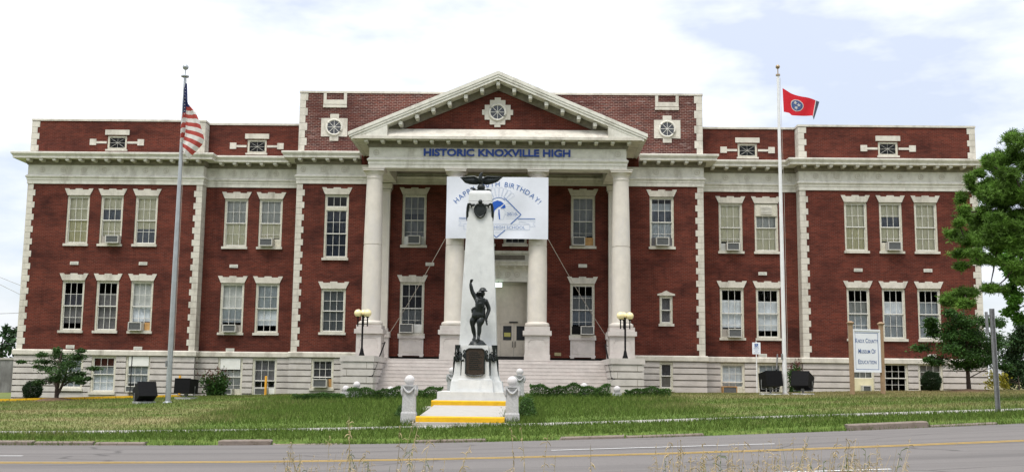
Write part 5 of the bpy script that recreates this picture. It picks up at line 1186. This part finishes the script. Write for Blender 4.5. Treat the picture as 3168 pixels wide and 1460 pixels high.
# bare sign post by the road
sp = thing('sign_post', 'bare galvanised double sign post leaning slightly beside the sidewalk on the right', 'sign post', (12.95, -26.5, .16))
mb = MB(); mb.prism([(-.05, -.03), (-.03, -.03), (-.03, .02), (.03, .02), (.03, -.03), (.05, -.03), (.05, .045), (-.05, .045)], -.2, 2.62, 'z'); mb.build('channel_post', M['galv'], sp)
mb = MB(); mb.box(-.17, -.115, -.02, .03, 2.0, 2.54); mb.box(-.115, -.05, -.0, .02, 2.42, 2.47); mb.build('bracket', M['galv'], sp); sp.rotation_euler = (0, R(-.8), 0)
for x, y, z, h, lab in ((-10.5, -4, .02, .9, 'yellow steel bollard in front of the basement windows left of the steps'), (-14.46, -4, -.15, 1.05, 'yellow steel bollard behind the black floodlight at the left parking kerb')):
    t = thing('yellow_bollard', lab, 'bollard', (x, y, z), 0, 'yellow steel bollards')
    mb = MB(); mb.lathe([(.055, -.2), (.055, h-.03), (.045, h-.005), (.01, h)], seg=14); mb.build('post', mat('yellow_post_paint', (.60, .30, .03), .5, .12, 5), t, smooth='auto')
    mb = MB(); mb.lathe([(.10, -.1), (.10, .01), (.056, .015)], seg=14); mb.build('collar', M['concrete'], t)
t = thing('post', 'thin black post in front of the basement window behind the left floodlight', 'post', (-17.08, -3, -.22)); mb = MB(); mb.tube([(-.02, 0, -.2), (0, 0, 1.95)], .025, 8); mb.build('pipe', M['steel_dark'], t); mb = MB(); mb.lathe([(.03, 1.94), (.035, 1.96), (.02, 1.98)], seg=10); mb.build('cap', M['steel_dark'], t)
x0, z0 = at(2140+1075/3.9575, 1000+850/3.9575, -.3); x1, z1 = at(2140+1082/3.9575, 1000+370/3.9575, -.05)
t = thing('downpipe', 'thin weathered drainpipe leaning on the base wall behind the white flagpole', 'pipe', (x0, .2, z0)); mb = MB(); mb.tube([(0, .2, 0), (.05, .25, 1.1), (x1-x0, .3, z1-z0)], .035, 8); mb.build('pipe', M['galv'], t); mb = MB(); mb.tube([(.05, .25, 1.05), (.055, .25, 1.15)], .05, 8); mb.build('clamp', M['steel_dark'], t)

# ------------------------------------------------------------------ vegetation
def quads_mesh(name, P, m, parent=None, kind=None):
    """P: (n, 4, 3) leaf corners"""
    n = len(P); me = bpy.data.meshes.new(name); me.vertices.add(n*4); me.vertices.foreach_set('co', P.reshape(-1).astype(np.float32))
    me.loops.add(n*4); me.loops.foreach_set('vertex_index', np.arange(n*4, dtype=np.int32)); me.polygons.add(n); me.polygons.foreach_set('loop_start', np.arange(0, n*4, 4, dtype=np.int32)); me.update(); me.validate()
    me.materials.append(m); o = bpy.data.objects.new(name, me); COL.objects.link(o); o.parent = parent
    if kind: o['kind'] = kind
    return o
def unit(n): v = RNG.normal(size=(n, 3)); return v/np.linalg.norm(v, axis=1, keepdims=True)
def leaves(C, size, droop=.2, flat=0., asp=.5):
    n = len(C); d = unit(n); d[:, 2] = d[:, 2]*(1-flat)-droop; d /= np.linalg.norm(d, axis=1, keepdims=True)
    s_ = np.cross(d, unit(n)); s_[:, 2] *= (1-flat*.7); s_ /= np.linalg.norm(s_, axis=1, keepdims=True)+1e-9
    L_ = (size*RNG.uniform(.6, 1.35, n))[:, None]; w_ = L_*asp
    return np.stack([C, C+d*L_*.5+s_*w_*.5, C+d*L_, C+d*L_*.5-s_*w_*.5], 1)
def pads(lst, k, o, Y, dy, n_per, shell=.55):
    """leaf centres in ellipsoidal sprays; sizes read off the photograph at depth Y"""
    out_, cen = [], []
    for q in lst:
        cx, cy, rx, ry = q[:4]; X, Z = at(o[0]+cx/k, o[1]+cy/k, Y); X2, _ = at(o[0]+(cx+rx)/k, o[1]+cy/k, Y); _, Z2 = at(o[0]+cx/k, o[1]+(cy-ry)/k, Y)
        a, c = X2-X, Z2-Z; b = (a+c)/2*.9; y = Y+RNG.uniform(-dy, dy)
        n = int(n_per*max(.15, a*c)); v = unit(n)*RNG.random((n, 1))**.45*RNG.normal(1.02, .30, (n, 1))
        out_.append(v*np.array([a, b, c])+np.array([X, y, Z])); cen.append((X, y, Z, a, c))
    return np.concatenate(out_), cen
def leafmat(name, col, var, island=.45, trans=.35, rough=.55):
    return mat(name, col, rough, var, 1.6, spec=.25, island=island, trans=trans)
M['leaf_dark'] = leafmat('dogwood_leaf', (.052, .105, .030), .45); M['leaf_right'] = leafmat('cherry_leaf', (.045, .105, .022), .5); M['pine'] = leafmat('pine_needle', (.115, .215, .034), .6, .5, .3)
M['leaf_bright'] = leafmat('maple_leaf', (.085, .20, .026), .35); M['hedge'] = leafmat('hedge_leaf', (.055, .115, .024), .4); M['bushm'] = leafmat('boxwood_leaf', (.020, .042, .014), .3); M['red_leaf'] = leafmat('reddish_leaf', (.13, .050, .04), .3); M['yellow_leaf'] = leafmat('golden_leaf', (.24, .22, .02), .3); M['spruce'] = leafmat('spruce_needle', (.032, .070, .024), .5, .4, .1)
def branches(mb, base, cen, trunk, rt, rb):
    tips = [Vector(p) for p in trunk]
    for X, y, Z, a, c in cen:
        e = Vector((X, y, Z)); s_ = min(tips, key=lambda p: (p-e).length+.8*max(0, p.z-e.z+.2)); m_ = (s_+e)/2+Vector((0, 0, .10*(e-s_).length))
        mb.tube([s_, m_, e], [rb, rb*.6, rb*.25], 6)
# small tree on the left
def small_tree(name, label, x, y, z, stems, plist, k, o, dy, n_per, leafm, lsize, rb, flat, group=None):
    t = thing(name, label, 'tree', (x, y, z)); P, cen = pads(plist, k, o, y, dy, n_per); P = P-np.array([x, y, z])
    quads_mesh('crown', leaves(P, lsize, .35, flat), leafm, t)
    mb = MB()
    for pts, rr in stems: mb.tube(pts, rr, 9)
    branches(mb, None, [(a-x, b-y, c-z, d, e) for a, b, c, d, e in cen], [p for s_ in stems for p in s_[0][1:]], 0, rb); mb.build('trunk', M['bark'], t, smooth='auto')
    return t
LT = [(640, 215, 45, 35), (930, 215, 55, 22), (560, 270, 90, 45), (430, 262, 70, 32), (720, 290, 140, 50), (880, 290, 90, 40), (390, 345, 120, 25), (600, 370, 150, 55), (800, 385, 120, 55), (960, 425, 80, 20), (460, 430, 120, 42), (700, 470, 170, 55), (860, 500, 90, 40), (330, 600, 85, 28), (470, 575, 100, 38), (620, 550, 90, 50), (750, 560, 100, 45), (920, 555, 100, 32), (1030, 550, 40, 14), (260, 405, 55, 14), (200, 350, 45, 10), (945, 600, 60, 14)]
zb_ = gz(-19.2, -6)+.1
small_tree('dogwood_tree', 'small spreading dark green tree with forked trunk before the left wing', -19.2, -6, zb_, [([(0, 0, -.2), (-.02, 0, .35), (.02, 0, .75), (.03, 0, 1.5), (.1, 0, 2.2)], [.10, .085, .075, .05, .02]), ([(.02, 0, .15), (.16, .03, .5), (.3, .05, .95), (.35, .05, 1.6)], [.06, .055, .05, .03]), ([(0, 0, .3), (-.1, .0, .6), (-.3, .05, 1.0)], [.05, .04, .02])], LT, 3.9575, (30, 1030), .7, 4200, M['leaf_dark'], .09, .022, .35)
RT = [(640, 285, 70, 35), (520, 255, 45, 30), (410, 312, 50, 18), (440, 355, 60, 25), (480, 410, 60, 35), (620, 360, 120, 45), (770, 330, 110, 45), (900, 335, 90, 36), (1020, 345, 50, 18), (570, 460, 100, 36), (700, 450, 140, 45), (870, 440, 110, 45), (1000, 460, 60, 40), (400, 545, 90, 28), (540, 560, 130, 40), (720, 560, 140, 45), (890, 570, 120, 45), (1020, 580, 70, 40), (430, 682, 55, 16), (520, 650, 100, 32), (660, 690, 100, 42), (800, 660, 110, 45), (930, 670, 95, 45), (1050, 720, 60, 22), (350, 652, 35, 10), (700, 620, 120, 40), (830, 510, 120, 40), (600, 420, 110, 36), (860, 620, 120, 40), (950, 520, 100, 40), (760, 410, 120, 40), (640, 520, 120, 40), (1040, 530, 60, 36), (690, 330, 90, 40), (760, 710, 80, 24)]
zb_ = gz(21.1, -5)+.1
small_tree('cherry_tree', 'small layered dark green tree on a soil mound before the right wing', 21.1, -5, zb_, [([(0, 0, -.2), (-.02, 0, .5), (-.02, 0, 1.0), (-.02, 0, 1.8), (-.05, 0, 2.8), (-.1, 0, 3.8)], [.11, .09, .08, .075, .05, .02])], [(a, b, c*1.1, d*1.3) for a, b, c, d in RT], 2.826, (2730, 880), 1.0, 4300, M['leaf_right'], .115, .03, .45)
# pine on the right: needles in tufts
PT = [(1420, 190, 60, 50), (1490, 110, 30, 60), (1330, 235, 65, 45), (1390, 300, 85, 50), (1480, 270, 45, 70), (1280, 385, 45, 50), (1370, 400, 70, 45), (1460, 390, 55, 45), (1115, 445, 50, 50), (1180, 490, 45, 32), (1250, 470, 50, 40), (1340, 500, 70, 42), (1440, 500, 70, 52), (1090, 545, 35, 40), (1175, 625, 80, 50), (1290, 600, 75, 42), (1400, 615, 80, 50), (1480, 600, 40, 50), (1030, 705, 42, 50), (1090, 765, 60, 34), (1220, 725, 80, 42), (1340, 745, 80, 50), (1450, 750, 60, 50), (950, 865, 42, 32), (970, 930, 60, 32), (1140, 865, 50, 32), (1200, 945, 70, 42), (1320, 880, 75, 42), (1440, 900, 70, 50), (840, 1015, 42, 32), (870, 1075, 60, 32), (960, 1095, 80, 42), (1080, 1135, 70, 42), (1230, 1055, 70, 32), (1350, 1020, 70, 42), (1450, 1040, 60, 50), (900, 1155, 70, 32), (1020, 1185, 90, 32), (1300, 1145, 80, 32), (1430, 1160, 80, 42),
      (1000, 1240, 80, 34), (1120, 1230, 90, 30), (930, 1290, 60, 26), (1250, 1270, 70, 34), (1400, 1270, 90, 40), (1180, 1350, 60, 26), (1040, 1345, 60, 22), (930, 1375, 50, 24), (830, 1690, 60, 40), (900, 1650, 80, 45), (990, 1620, 80, 40), (1080, 1600, 80, 36), (1190, 1590, 80, 30), (880, 1740, 60, 34), (1300, 1560, 80, 30), (1420, 1540, 70, 36), (1330, 1400, 80, 36), (1450, 1420, 60, 50)]
for i in range(80):
    q = (random.uniform(1130, 1540), random.uniform(240, 1230), random.uniform(45, 75), random.uniform(32, 50))
    if q[0] > 1400-.42*(q[1]-190) or q[1] > 620: PT.append(q)
pt = thing('pine_tree', 'large green pine reaching in from the right edge in front of the right wing', 'tree', (19.3, -20, .3))
PY = -20; cen = []; NE = []
for cx, cy, rx, ry in PT:
    X, Z = at(2660+cx/2.967, 360+cy/2.967, PY); X2, _ = at(2660+(cx+rx)/2.967, 360, PY); a = abs(X2-at(2660+cx/2.967, 360, PY)[0]); c = ry/rx*a; y = RNG.uniform(-1.0, 1.0)
    cen.append((X-19.3, y, Z-.3)); nt_ = int(60+640*a*c)
    ctr = RNG.normal(0, .52, (nt_, 3))*np.array([a, (a+c)/2, c])+np.array([X-19.3, y, Z-.3]); NE.append(ctr)
for i in range(58):                                             # the far side of the crown
    zz = random.uniform(2.6, 10.3); rr = (10.9-zz)*.42+.3; a = random.uniform(-1.9, 1.9); q = rr*math.sqrt(random.random())
    X, y, Z = q*math.cos(a)+.35, q*math.sin(a), zz; sz_ = random.uniform(.5, .85)
    if 19.3+X < 18.9: continue
    cen.append((X, y, Z)); NE.append(RNG.normal(0, .52, (150, 3))*np.array([sz_, sz_, sz_*.6])+np.array([X, y, Z]))
ctr = np.concatenate(NE); nn = 17; d = unit(len(ctr)*nn); base = np.repeat(ctr, nn, 0); d[:, 2] = d[:, 2]*.8+.25; d /= np.linalg.norm(d, axis=1, keepdims=True)
s_ = np.cross(d, unit(len(d))); s_ /= np.linalg.norm(s_, axis=1, keepdims=True); L_ = RNG.uniform(.08, .17, (len(d), 1)); wn = .015
quads_mesh('crown', np.stack([base-s_*wn*.6, base+s_*wn*.6, base+d*L_+s_*wn*.4, base+d*L_-s_*wn*.4], 1), M['pine'], pt)
mb = MB(); trunk = [(.3, 0, -.5), (.25, 0, 1.5), (.1, 0, 3.5), (0, 0, 5.5), (-.2, 0, 7.5), (-.3, 0, 9.3), (-.35, 0, 10.4)]; mb.tube(trunk, [.24, .22, .19, .15, .10, .06, .02], 10)
cen.sort(key=lambda p: abs(p[0])); done = []
for X, y, Z in cen:
    e = Vector((X, y, Z)); z0 = min(10, max(1.5, Z-.1*abs(X)-.2)); s0 = Vector((np.interp(z0, [p[2] for p in trunk], [p[0] for p in trunk]), 0, z0))
    near = [q for q in done if abs(q.x) < abs(e.x)-.1 and q.x*e.x > 0]+[s0]; s1 = min(near, key=lambda q: (q-e).length+(.0 if q is not s0 else .0)); done.append(e)
    mb.tube([s1, (s1*.5+e*.5)+Vector((0, 0, -.06*(e-s1).length)), e], [.03, .022, .010], 6)
mb.build('trunk', M['bark'], pt, smooth='auto')
# broadleaf tree at the right edge, dark spruces, golden shrub
def blob_tree(name, label, cat, x, y, plist, k, o, dy, n_per, leafm, lsize, trunk_h, rb, flat=.1, droop=.2, group=None):
    z = gz(x, y); t = thing(name, label, cat, (x, y, z), 0, group); P, cen = pads(plist, k, o, y, dy, n_per); P = P-np.array([x, y, z]); quads_mesh('crown', leaves(P, lsize, droop, flat), leafm, t)
    mb = MB(); tr = [(0, 0, -.3), (.02, 0, trunk_h*.5), (0, 0, trunk_h)]; mb.tube(tr, [rb*1.3, rb, rb*.5], 9); branches(mb, None, [(a-x, b-y, c-z, d, e) for a, b, c, d, e in cen], tr[1:], 0, rb*.3); mb.build('trunk', M['bark'], t, smooth='auto'); return t
blob_tree('maple_tree', 'bright green broadleaf tree at the right edge beneath the pine', 'tree', 21.8, -17, [(1490, 1080, 55, 70), (1480, 980, 40, 50), (1430, 1120, 50, 40), (1440, 1300, 60, 50), (1500, 1280, 50, 60), (1380, 1440, 60, 36), (1500, 1650, 60, 50), (1530, 1480, 50, 80), (1450, 1640, 40, 30), (1520, 1000, 40, 80), (1330, 1230, 40, 26), (1460, 1740, 55, 50), (1400, 1680, 50, 32), (1480, 1840, 45, 45), (1430, 1590, 60, 44), (1370, 1600, 40, 24), (1420, 1790, 40, 24), (1470, 1440, 60, 50), (1500, 1380, 60, 60), (1410, 1360, 50, 34), (1620, 1000, 70, 70), (1700, 1120, 80, 80), (1640, 1230, 80, 70), (1740, 1280, 80, 70), (1650, 1400, 80, 80), (1760, 1420, 70, 70), (1620, 1540, 80, 60), (1600, 900, 60, 50), (1440, 1560, 50, 36), (1500, 1580, 50, 50), (1400, 1190, 60, 40), (1480, 1230, 60, 70), (1460, 1380, 60, 60), (1490, 1480, 40, 60), (1350, 1290, 50, 28), (1400, 1500, 50, 26), (1540, 1150, 60, 90), (1560, 1350, 60, 120)], 2.967, (2660, 360), .8, 1700, M['leaf_bright'], .15, 4.5, .14)
blob_tree('spruce_tree', 'dark dense evergreen behind the right end of the building', 'tree', 27.8, 2, [(1180, 400, 70, 80), (1130, 500, 80, 70), (1215, 520, 80, 100), (1150, 620, 100, 80), (1120, 720, 80, 70), (1210, 740, 80, 90), (1130, 830, 80, 80), (1220, 850, 70, 80), (1200, 330, 50, 60)], 2.826, (2730, 880), .9, 6500, M['spruce'], .14, 4, .16)
blob_tree('golden_shrub', 'yellow green shrub beside the right end of the building', 'shrub', 24.9, -1.5, [(950, 790, 50, 50), (1010, 820, 75, 70), (1070, 830, 50, 60), (960, 860, 55, 50), (1040, 880, 60, 30)], 2.826, (2730, 880), .4, 900, M['yellow_leaf'], .12, .7, .03)
blob_tree('distant_spruce', 'dark conifer standing far off beyond the left end of the building', 'tree', -41.6, 34, [(115, 225, 18, 35), (110, 290, 40, 40), (180, 290, 38, 60), (90, 360, 75, 50), (170, 380, 60, 55), (60, 450, 90, 60), (170, 470, 70, 70), (60, 540, 90, 50), (160, 550, 70, 50), (190, 250, 22, 30)], 3.958, (0, 960), 1.0, 260, M['spruce'], .42, 3.5, .25)
def shrub(name, label, x, y, z, rx, ry, h, n, leafm, lsize, extra=None, group=None, stem=.02):
    t = thing(name, label, 'shrub', (x, y, z), 0, group); v = unit(n); v[:, 2] = np.abs(v[:, 2]) if not extra else v[:, 2]
    r = RNG.normal(.93, .07, (n, 1)); lump = 1+.07*np.sin(v[:, :1]*7+1)*np.sin(v[:, 2:]*6)*1.2
    P = v*r*lump*np.array([rx, ry, h/2 if extra else h])+np.array([0, 0, h/2 if extra else 0]); quads_mesh('foliage', leaves(P, lsize, 0.0, 0), leafm, t)
    mb = MB()
    for i in range(6): a = i*1.05; mb.tube([(.05*math.cos(a), .05*math.sin(a), -.1), (rx*.4*math.cos(a), ry*.4*math.sin(a), h*.6)], [stem, stem*.4], 6)
    mb.build('stem', M['bark'], t); return t
shrub('round_bush', 'clipped dark round bush at the left end of the building', -22.05, -2.2, gz(-22.05, -2.2)-.02, .42, .42, .88, 12000, M['bushm'], .05, True)
shrub('round_bush', 'clipped dark egg shaped bush before the right wing basement windows', 20.72, -1.6, gz(20.72, -1.6)-.05, .44, .44, .98, 13000, M['bushm'], .05, True)
def tipped(label, x, y, sp, n, hs, wl):
    z = gz(x, y); t = thing('reddish_shrub', label, 'shrub', (x, y, z)); G, Rd = [], []; mb = MB()
    for i in range(sp):
        a = RNG.uniform(0, 6.28); r = wl*math.sqrt(RNG.random()); h = hs*RNG.uniform(.7, 1.08)*(1-.25*(r/wl)**2); e = Vector((r*math.cos(a), r*.7*math.sin(a), h)); mb.tube([(e.x*.3, e.y*.3, -.1), (e.x*.8, e.y*.8, h*.5), e], [.014, .01, .004], 5)
        k = int(n*h); f = RNG.random(k); P = np.array([e.x, e.y, 0])*(.4+.6*f[:, None])+np.array([0, 0, h])*f[:, None]+RNG.normal(0, .085, (k, 3)); G.append(P[f < .90]); Rd.append(P[f >= .90]*np.array([1, 1, 1.04]))
    quads_mesh('foliage', leaves(np.concatenate(G), .13, .1), M['leaf_right'], t); quads_mesh('tip_foliage', leaves(np.concatenate(Rd), .10, -.3), M['red_leaf'], t); mb.build('stem', M['bark'], t)
tipped('broad green shrub with reddish tips between the floodlight and the basement window', -13.45, -1.7, 26, 110, 1.28, .75); tipped('narrow upright green shrub with reddish tips behind the right floodlight', 14.12, -2.2, 9, 170, 1.42, .30)
def hedge(label, x0, x1, y, wd, h, n):
    L_ = x1-x0; t = thing('hedge', label, 'hedge', ((x0+x1)/2, y, gz((x0+x1)/2, y)), 0, 'low hedges around the memorial')
    P = RNG.uniform(-1, 1, (n, 3)); ax = RNG.integers(0, 3, n); 
    for i, a in enumerate(ax[:]): 
        if a > 0: P[i, a] = np.sign(P[i, a])*RNG.uniform(.85, 1.0) if a == 1 else RNG.uniform(.8, 1.05)
    hh = h*(1+.16*np.sin(P[:, 0]*L_*2.1+1)+.10*np.sin(P[:, 0]*L_*5.3)); gx = P[:, 0]*L_/2; zz = np.array([gz((x0+x1)/2+q, y) for q in gx])-t.location.z
    Q = np.stack([gx, P[:, 1]*wd/2*(1+.1*np.sin(P[:, 0]*9)), zz+(P[:, 2]*.5+.5)*hh], 1)
    quads_mesh('foliage', leaves(Q, .06, -.35), M['hedge'], t); mb = MB()
    for i in range(int(L_*3)): xx = -L_/2+(i+.5)/3; mb.tube([(xx, 0, -.15), (xx+.06, .03, h*.7)], [.018, .006], 5)
    mb.build('stem', M['bark'], t)
hedge('low dark hedge left of the monument, in front of the steps', -5.3, -1.75, -12.6, .6, .36, 9500)
hedge('short ragged hedge end left of the ball topped posts', -7.4, -5.45, -12.4, .55, .20, 5000)
hedge('low dark hedge right of the monument, in front of the steps', 1.55, 4.55, -12.6, .6, .42, 9500)
hedge('small low hedge clump at the right end of the hedges', 5.15, 6.85, -12.4, .5, .30, 4200)
shrub('dark_bush', 'dark leafy bush close behind the right front bollard', 1.42, -23.4, gz(1.42, -23.4)-.03, .24, .7, .62, 2600, M['hedge'], .06)
shrub('dark_bush', 'small dark bush left behind the left front bollard', -2.05, -22.9, gz(-2.05, -22.9)-.03, .2, .4, .42, 1500, M['hedge'], .06)
# lawn grass: blades as one mass; thicker and longer where it runs over the edges
def blades(n, xr, yr, h, wd, keep=None):
    X = RNG.uniform(*xr, n); Y = RNG.uniform(*yr, n)
    if keep is not None: q = keep(X, Y); X, Y = X[q], Y[q]
    Z = ground(X, Y); n = len(X); a = RNG.uniform(0, 6.28, n); hh = h*RNG.uniform(.45, 1.4, n); ln = RNG.normal(0, .45, (n, 2))*hh[:, None]
    c, s_ = np.cos(a)*wd/2, np.sin(a)*wd/2; o = np.zeros(n)
    P = np.stack([np.stack([X-c, Y-s_, Z-.01], 1), np.stack([X+c, Y+s_, Z-.01], 1), np.stack([X+c*.3+ln[:, 0], Y+s_*.3+ln[:, 1], Z+hh], 1), np.stack([X-c*.3+ln[:, 0], Y-s_*.3+ln[:, 1], Z+hh], 1)], 1); return P
def off_path(X, Y):
    k = ~((X > -1.45-.1*np.sin(Y*5)) & (X < .83+.1*np.sin(Y*4)) & (Y < -16)) & ~((np.abs(X) < 6.4) & (Y > -9)) & ~((Y > YCB-.2)) & ~((X > -1.8) & (X < 1.4) & (Y > -19.8) & (Y < -16)) & ~((Y < -25.05) & (Y > -26.4)) & ~((Y > -.2) & (np.abs(X) > 15)); return k
BLD = [blades(150000, (-26, 26), (-25, -4), .055, .022, off_path), blades(30000, (-26, 26), (-4, .6), .05, .025, off_path), blades(52000, (-24, 24), (-28.15, -26.3), .075, .018, lambda X, Y: (Y > -27.95) | (RNG.random(len(X)) < .30)),
       blades(15000, (-24, 24), (-26.55, -26.2), .10, .016, lambda X, Y: np.sin(X*2.3)+np.sin(X*.9+1)+RNG.normal(0, .8, len(X))-.06*X > .3), blades(4500, (-24, 24), (-25.25, -24.9), .09, .016, lambda X, Y: (X < -1.5) | (X > .9)),
       blades(26000, (-8.5, 6.9), (-23.5, -10.5), .13, .02, off_path), blades(5000, (-2.4, -1.3), (-24.9, -20.5), .14, .018), blades(4500, (.75, 1.9), (-24.9, -20.5), .14, .018),
       blades(9000, (-24, 24), (-28.28, -28.05), .11, .016, lambda X, Y: np.sin(X*1.7)+np.sin(X*.61+2)+RNG.normal(0, .5, len(X)) > -.3)]
o = quads_mesh('grass', np.concatenate(BLD), M['blades'], None, 'stuff')
# dry seed grass on the near bank, leaning over the road
M['straw'] = mat('dry_straw', (.42, .32, .195), .9, .25, 5, island=.4); M['weed'] = mat('green_weed', (.10, .14, .04), .8, .25, 5, island=.3)
mb = MB(); mg = MB()
def stalk(mb_, u, v0, du, hgt, Y, r, seed=True, curl=.25):
    """a bent stalk rooted on the bank below the view, its tip near (u+du, v0)"""
    tx, tz = at(u+du, v0, Y); bx, _ = at(u, 1460, Y); bz = -.62; n = 9; pts = []
    for i in range(n):
        f = i/(n-1); pts.append((bx+(tx-bx)*f**1.8+.01*math.sin(9*f+u), Y+.08*math.sin(4*f+u)*f, bz+(tz-bz)*(f-curl*.35*max(0, f-.72)**1.2)))
    mb_.tube(pts, [r*(1-.75*i/(n-1)) for i in range(n)], 5)
    if seed:
        for k in range(random.randint(12, 24)):
            f = random.uniform(.62, 1); i = min(n-2, int(f*(n-1))); g = f*(n-1)-i; p = Vector(pts[i]).lerp(Vector(pts[i+1]), g); d = Vector((random.uniform(-1, 1), random.uniform(-.5, .5), random.uniform(-.8, .7)))*random.uniform(.015, .045); mb_.tube([p, p+d*.6, p+d+Vector((0, 0, -.012))], [r*.35, r*.7, r*.2], 4)
ST_ = [(860, 1378, 30), (880, 1392, 60), (905, 1400, -20), (1040, 1405, 30), (1085, 1380, 40), (1130, 1440, 20), (1180, 1280, 95), (1215, 1275, 90), (1200, 1300, 40), (1235, 1330, 50), (1260, 1345, 70), (1330, 1365, 120), (1350, 1380, 90), (1290, 1400, 60), (1540, 1440, 30), (1640, 1300, -30), (1620, 1310, -45), (1690, 1395, 25), (1670, 1330, 20), (1810, 1360, 15), (1900, 1440, 30), (1110, 1275, -40), (1062, 1300, 25)]
for u, v, du in ST_: stalk(mb, u, v, du, 0, random.uniform(-47.6, -45.5), .0036)
for i in range(230):
    c, sdv = random.choice([(2100, 60), (2220, 45), (2300, 60), (2390, 50), (2480, 60), (2570, 40), (2640, 30), (920, 70), (1150, 120), (2690, 30)]); u = random.gauss(c, sdv); v = random.triangular(1330, 1462, 1430); stalk(mb if random.random() < .82 else mg, u, v, random.gauss(25, 45), 0, random.uniform(-47.8, -45.8), random.uniform(.0022, .0040), random.random() < .75)
for u, v, du in ((2010, 1360, 95), (2190, 1345, 40), (2245, 1350, 60), (2235, 1362, -60), (2435, 1335, 70), (2520, 1338, 60), (2080, 1345, 20), (2095, 1348, 8), (2070, 1355, 6)): stalk(mb, u, v, du, 0, -46.5, .0045)
o = mb.build('dry_grass', M['straw']); o['kind'] = 'stuff'; o = mg.build('green_weeds', M['weed']); o['kind'] = 'stuff'
for u, v in ((1530, 1455), (2790, 1458), (2930, 1450)):
    pass
# ------------------------------------------------------------------ far left: concrete wall, wires
x0, _ = at(-200, 1200, 30); x1, _ = at(120, 1200, 30); zt = at(20, 1112, 30)[1]
fw_ = thing('concrete_wall', 'tall stained grey concrete wall beyond the left end of the building', 'wall', ((x0+x1)/2, 30, -.6))
mb = MB(); hw_ = (x1-x0)/2; mb.box(-hw_, hw_, 0, .5, -1, zt+.6); a = mb.build('wall_panel', mat('stained_concrete', (.20, .20, .195), .95, .25, 1.2, .3, 10, stain=(.8, (.09, .085, .08), .45, .7, (1, 1, .3))), fw_)
mb = MB(); mb.box(-hw_-.05, hw_+.05, -.06, .56, zt+.6, zt+.75)
for i in range(12): mb.box(-hw_+i*1.2, -hw_+i*1.2+.12, -.05, 0, -1, zt+.6)
mb.build('coping', M['concrete'], fw_)
for i, (ya, yb, lab) in enumerate(((1183, 1206, 'thin overhead cable crossing the sky left of the building, highest'), (1201, 1236, 'thin overhead cable left of the building, second from top'), (1480, 1486, 'thin overhead cable left of the building, lowest above the conifer'))):
    if i == 2: ya, yb = 960+38/3.958, 960+30/3.958
    else: ya, yb = 700+(245, 280)[i]/1.561, 700+(285, 330)[i]/1.561
    xa, za = at(-900, ya-(yb-ya)*14, 24); xb, zb2 = at(64, yb, 24); xc, zc2 = at(300, yb+(yb-ya)*2.5, 24); mb = MB(); mb.tube([(xa, 24, za), ((xa+xb)/2, 24, (za+zb2)/2-.05), (xb, 24, zb2), (xc, 24, zc2)], .022, 5)
    tag(mb.build('overhead_cable', M['galv']), lab, 'cable', 'overhead cables at the left')

# ------------------------------------------------------------------ unseen trees added across the street to darken window reflections and the porch
P = []
for i in range(46):
    x = -75+150*i/45+random.uniform(-2, 2); y = random.uniform(-84, -76); h = random.uniform(14, 23); n = 560
    v = unit(n)*RNG.random((n, 1))**.35*np.array([3.2, 3.0, h*.48])+np.array([x, y, h*.52]); P.append(v)
quads_mesh('added_tree_line', leaves(np.concatenate(P), 1.5, .1, 0, .8), leafmat('far_leaf', (.035, .075, .02), .4), None, 'stuff')
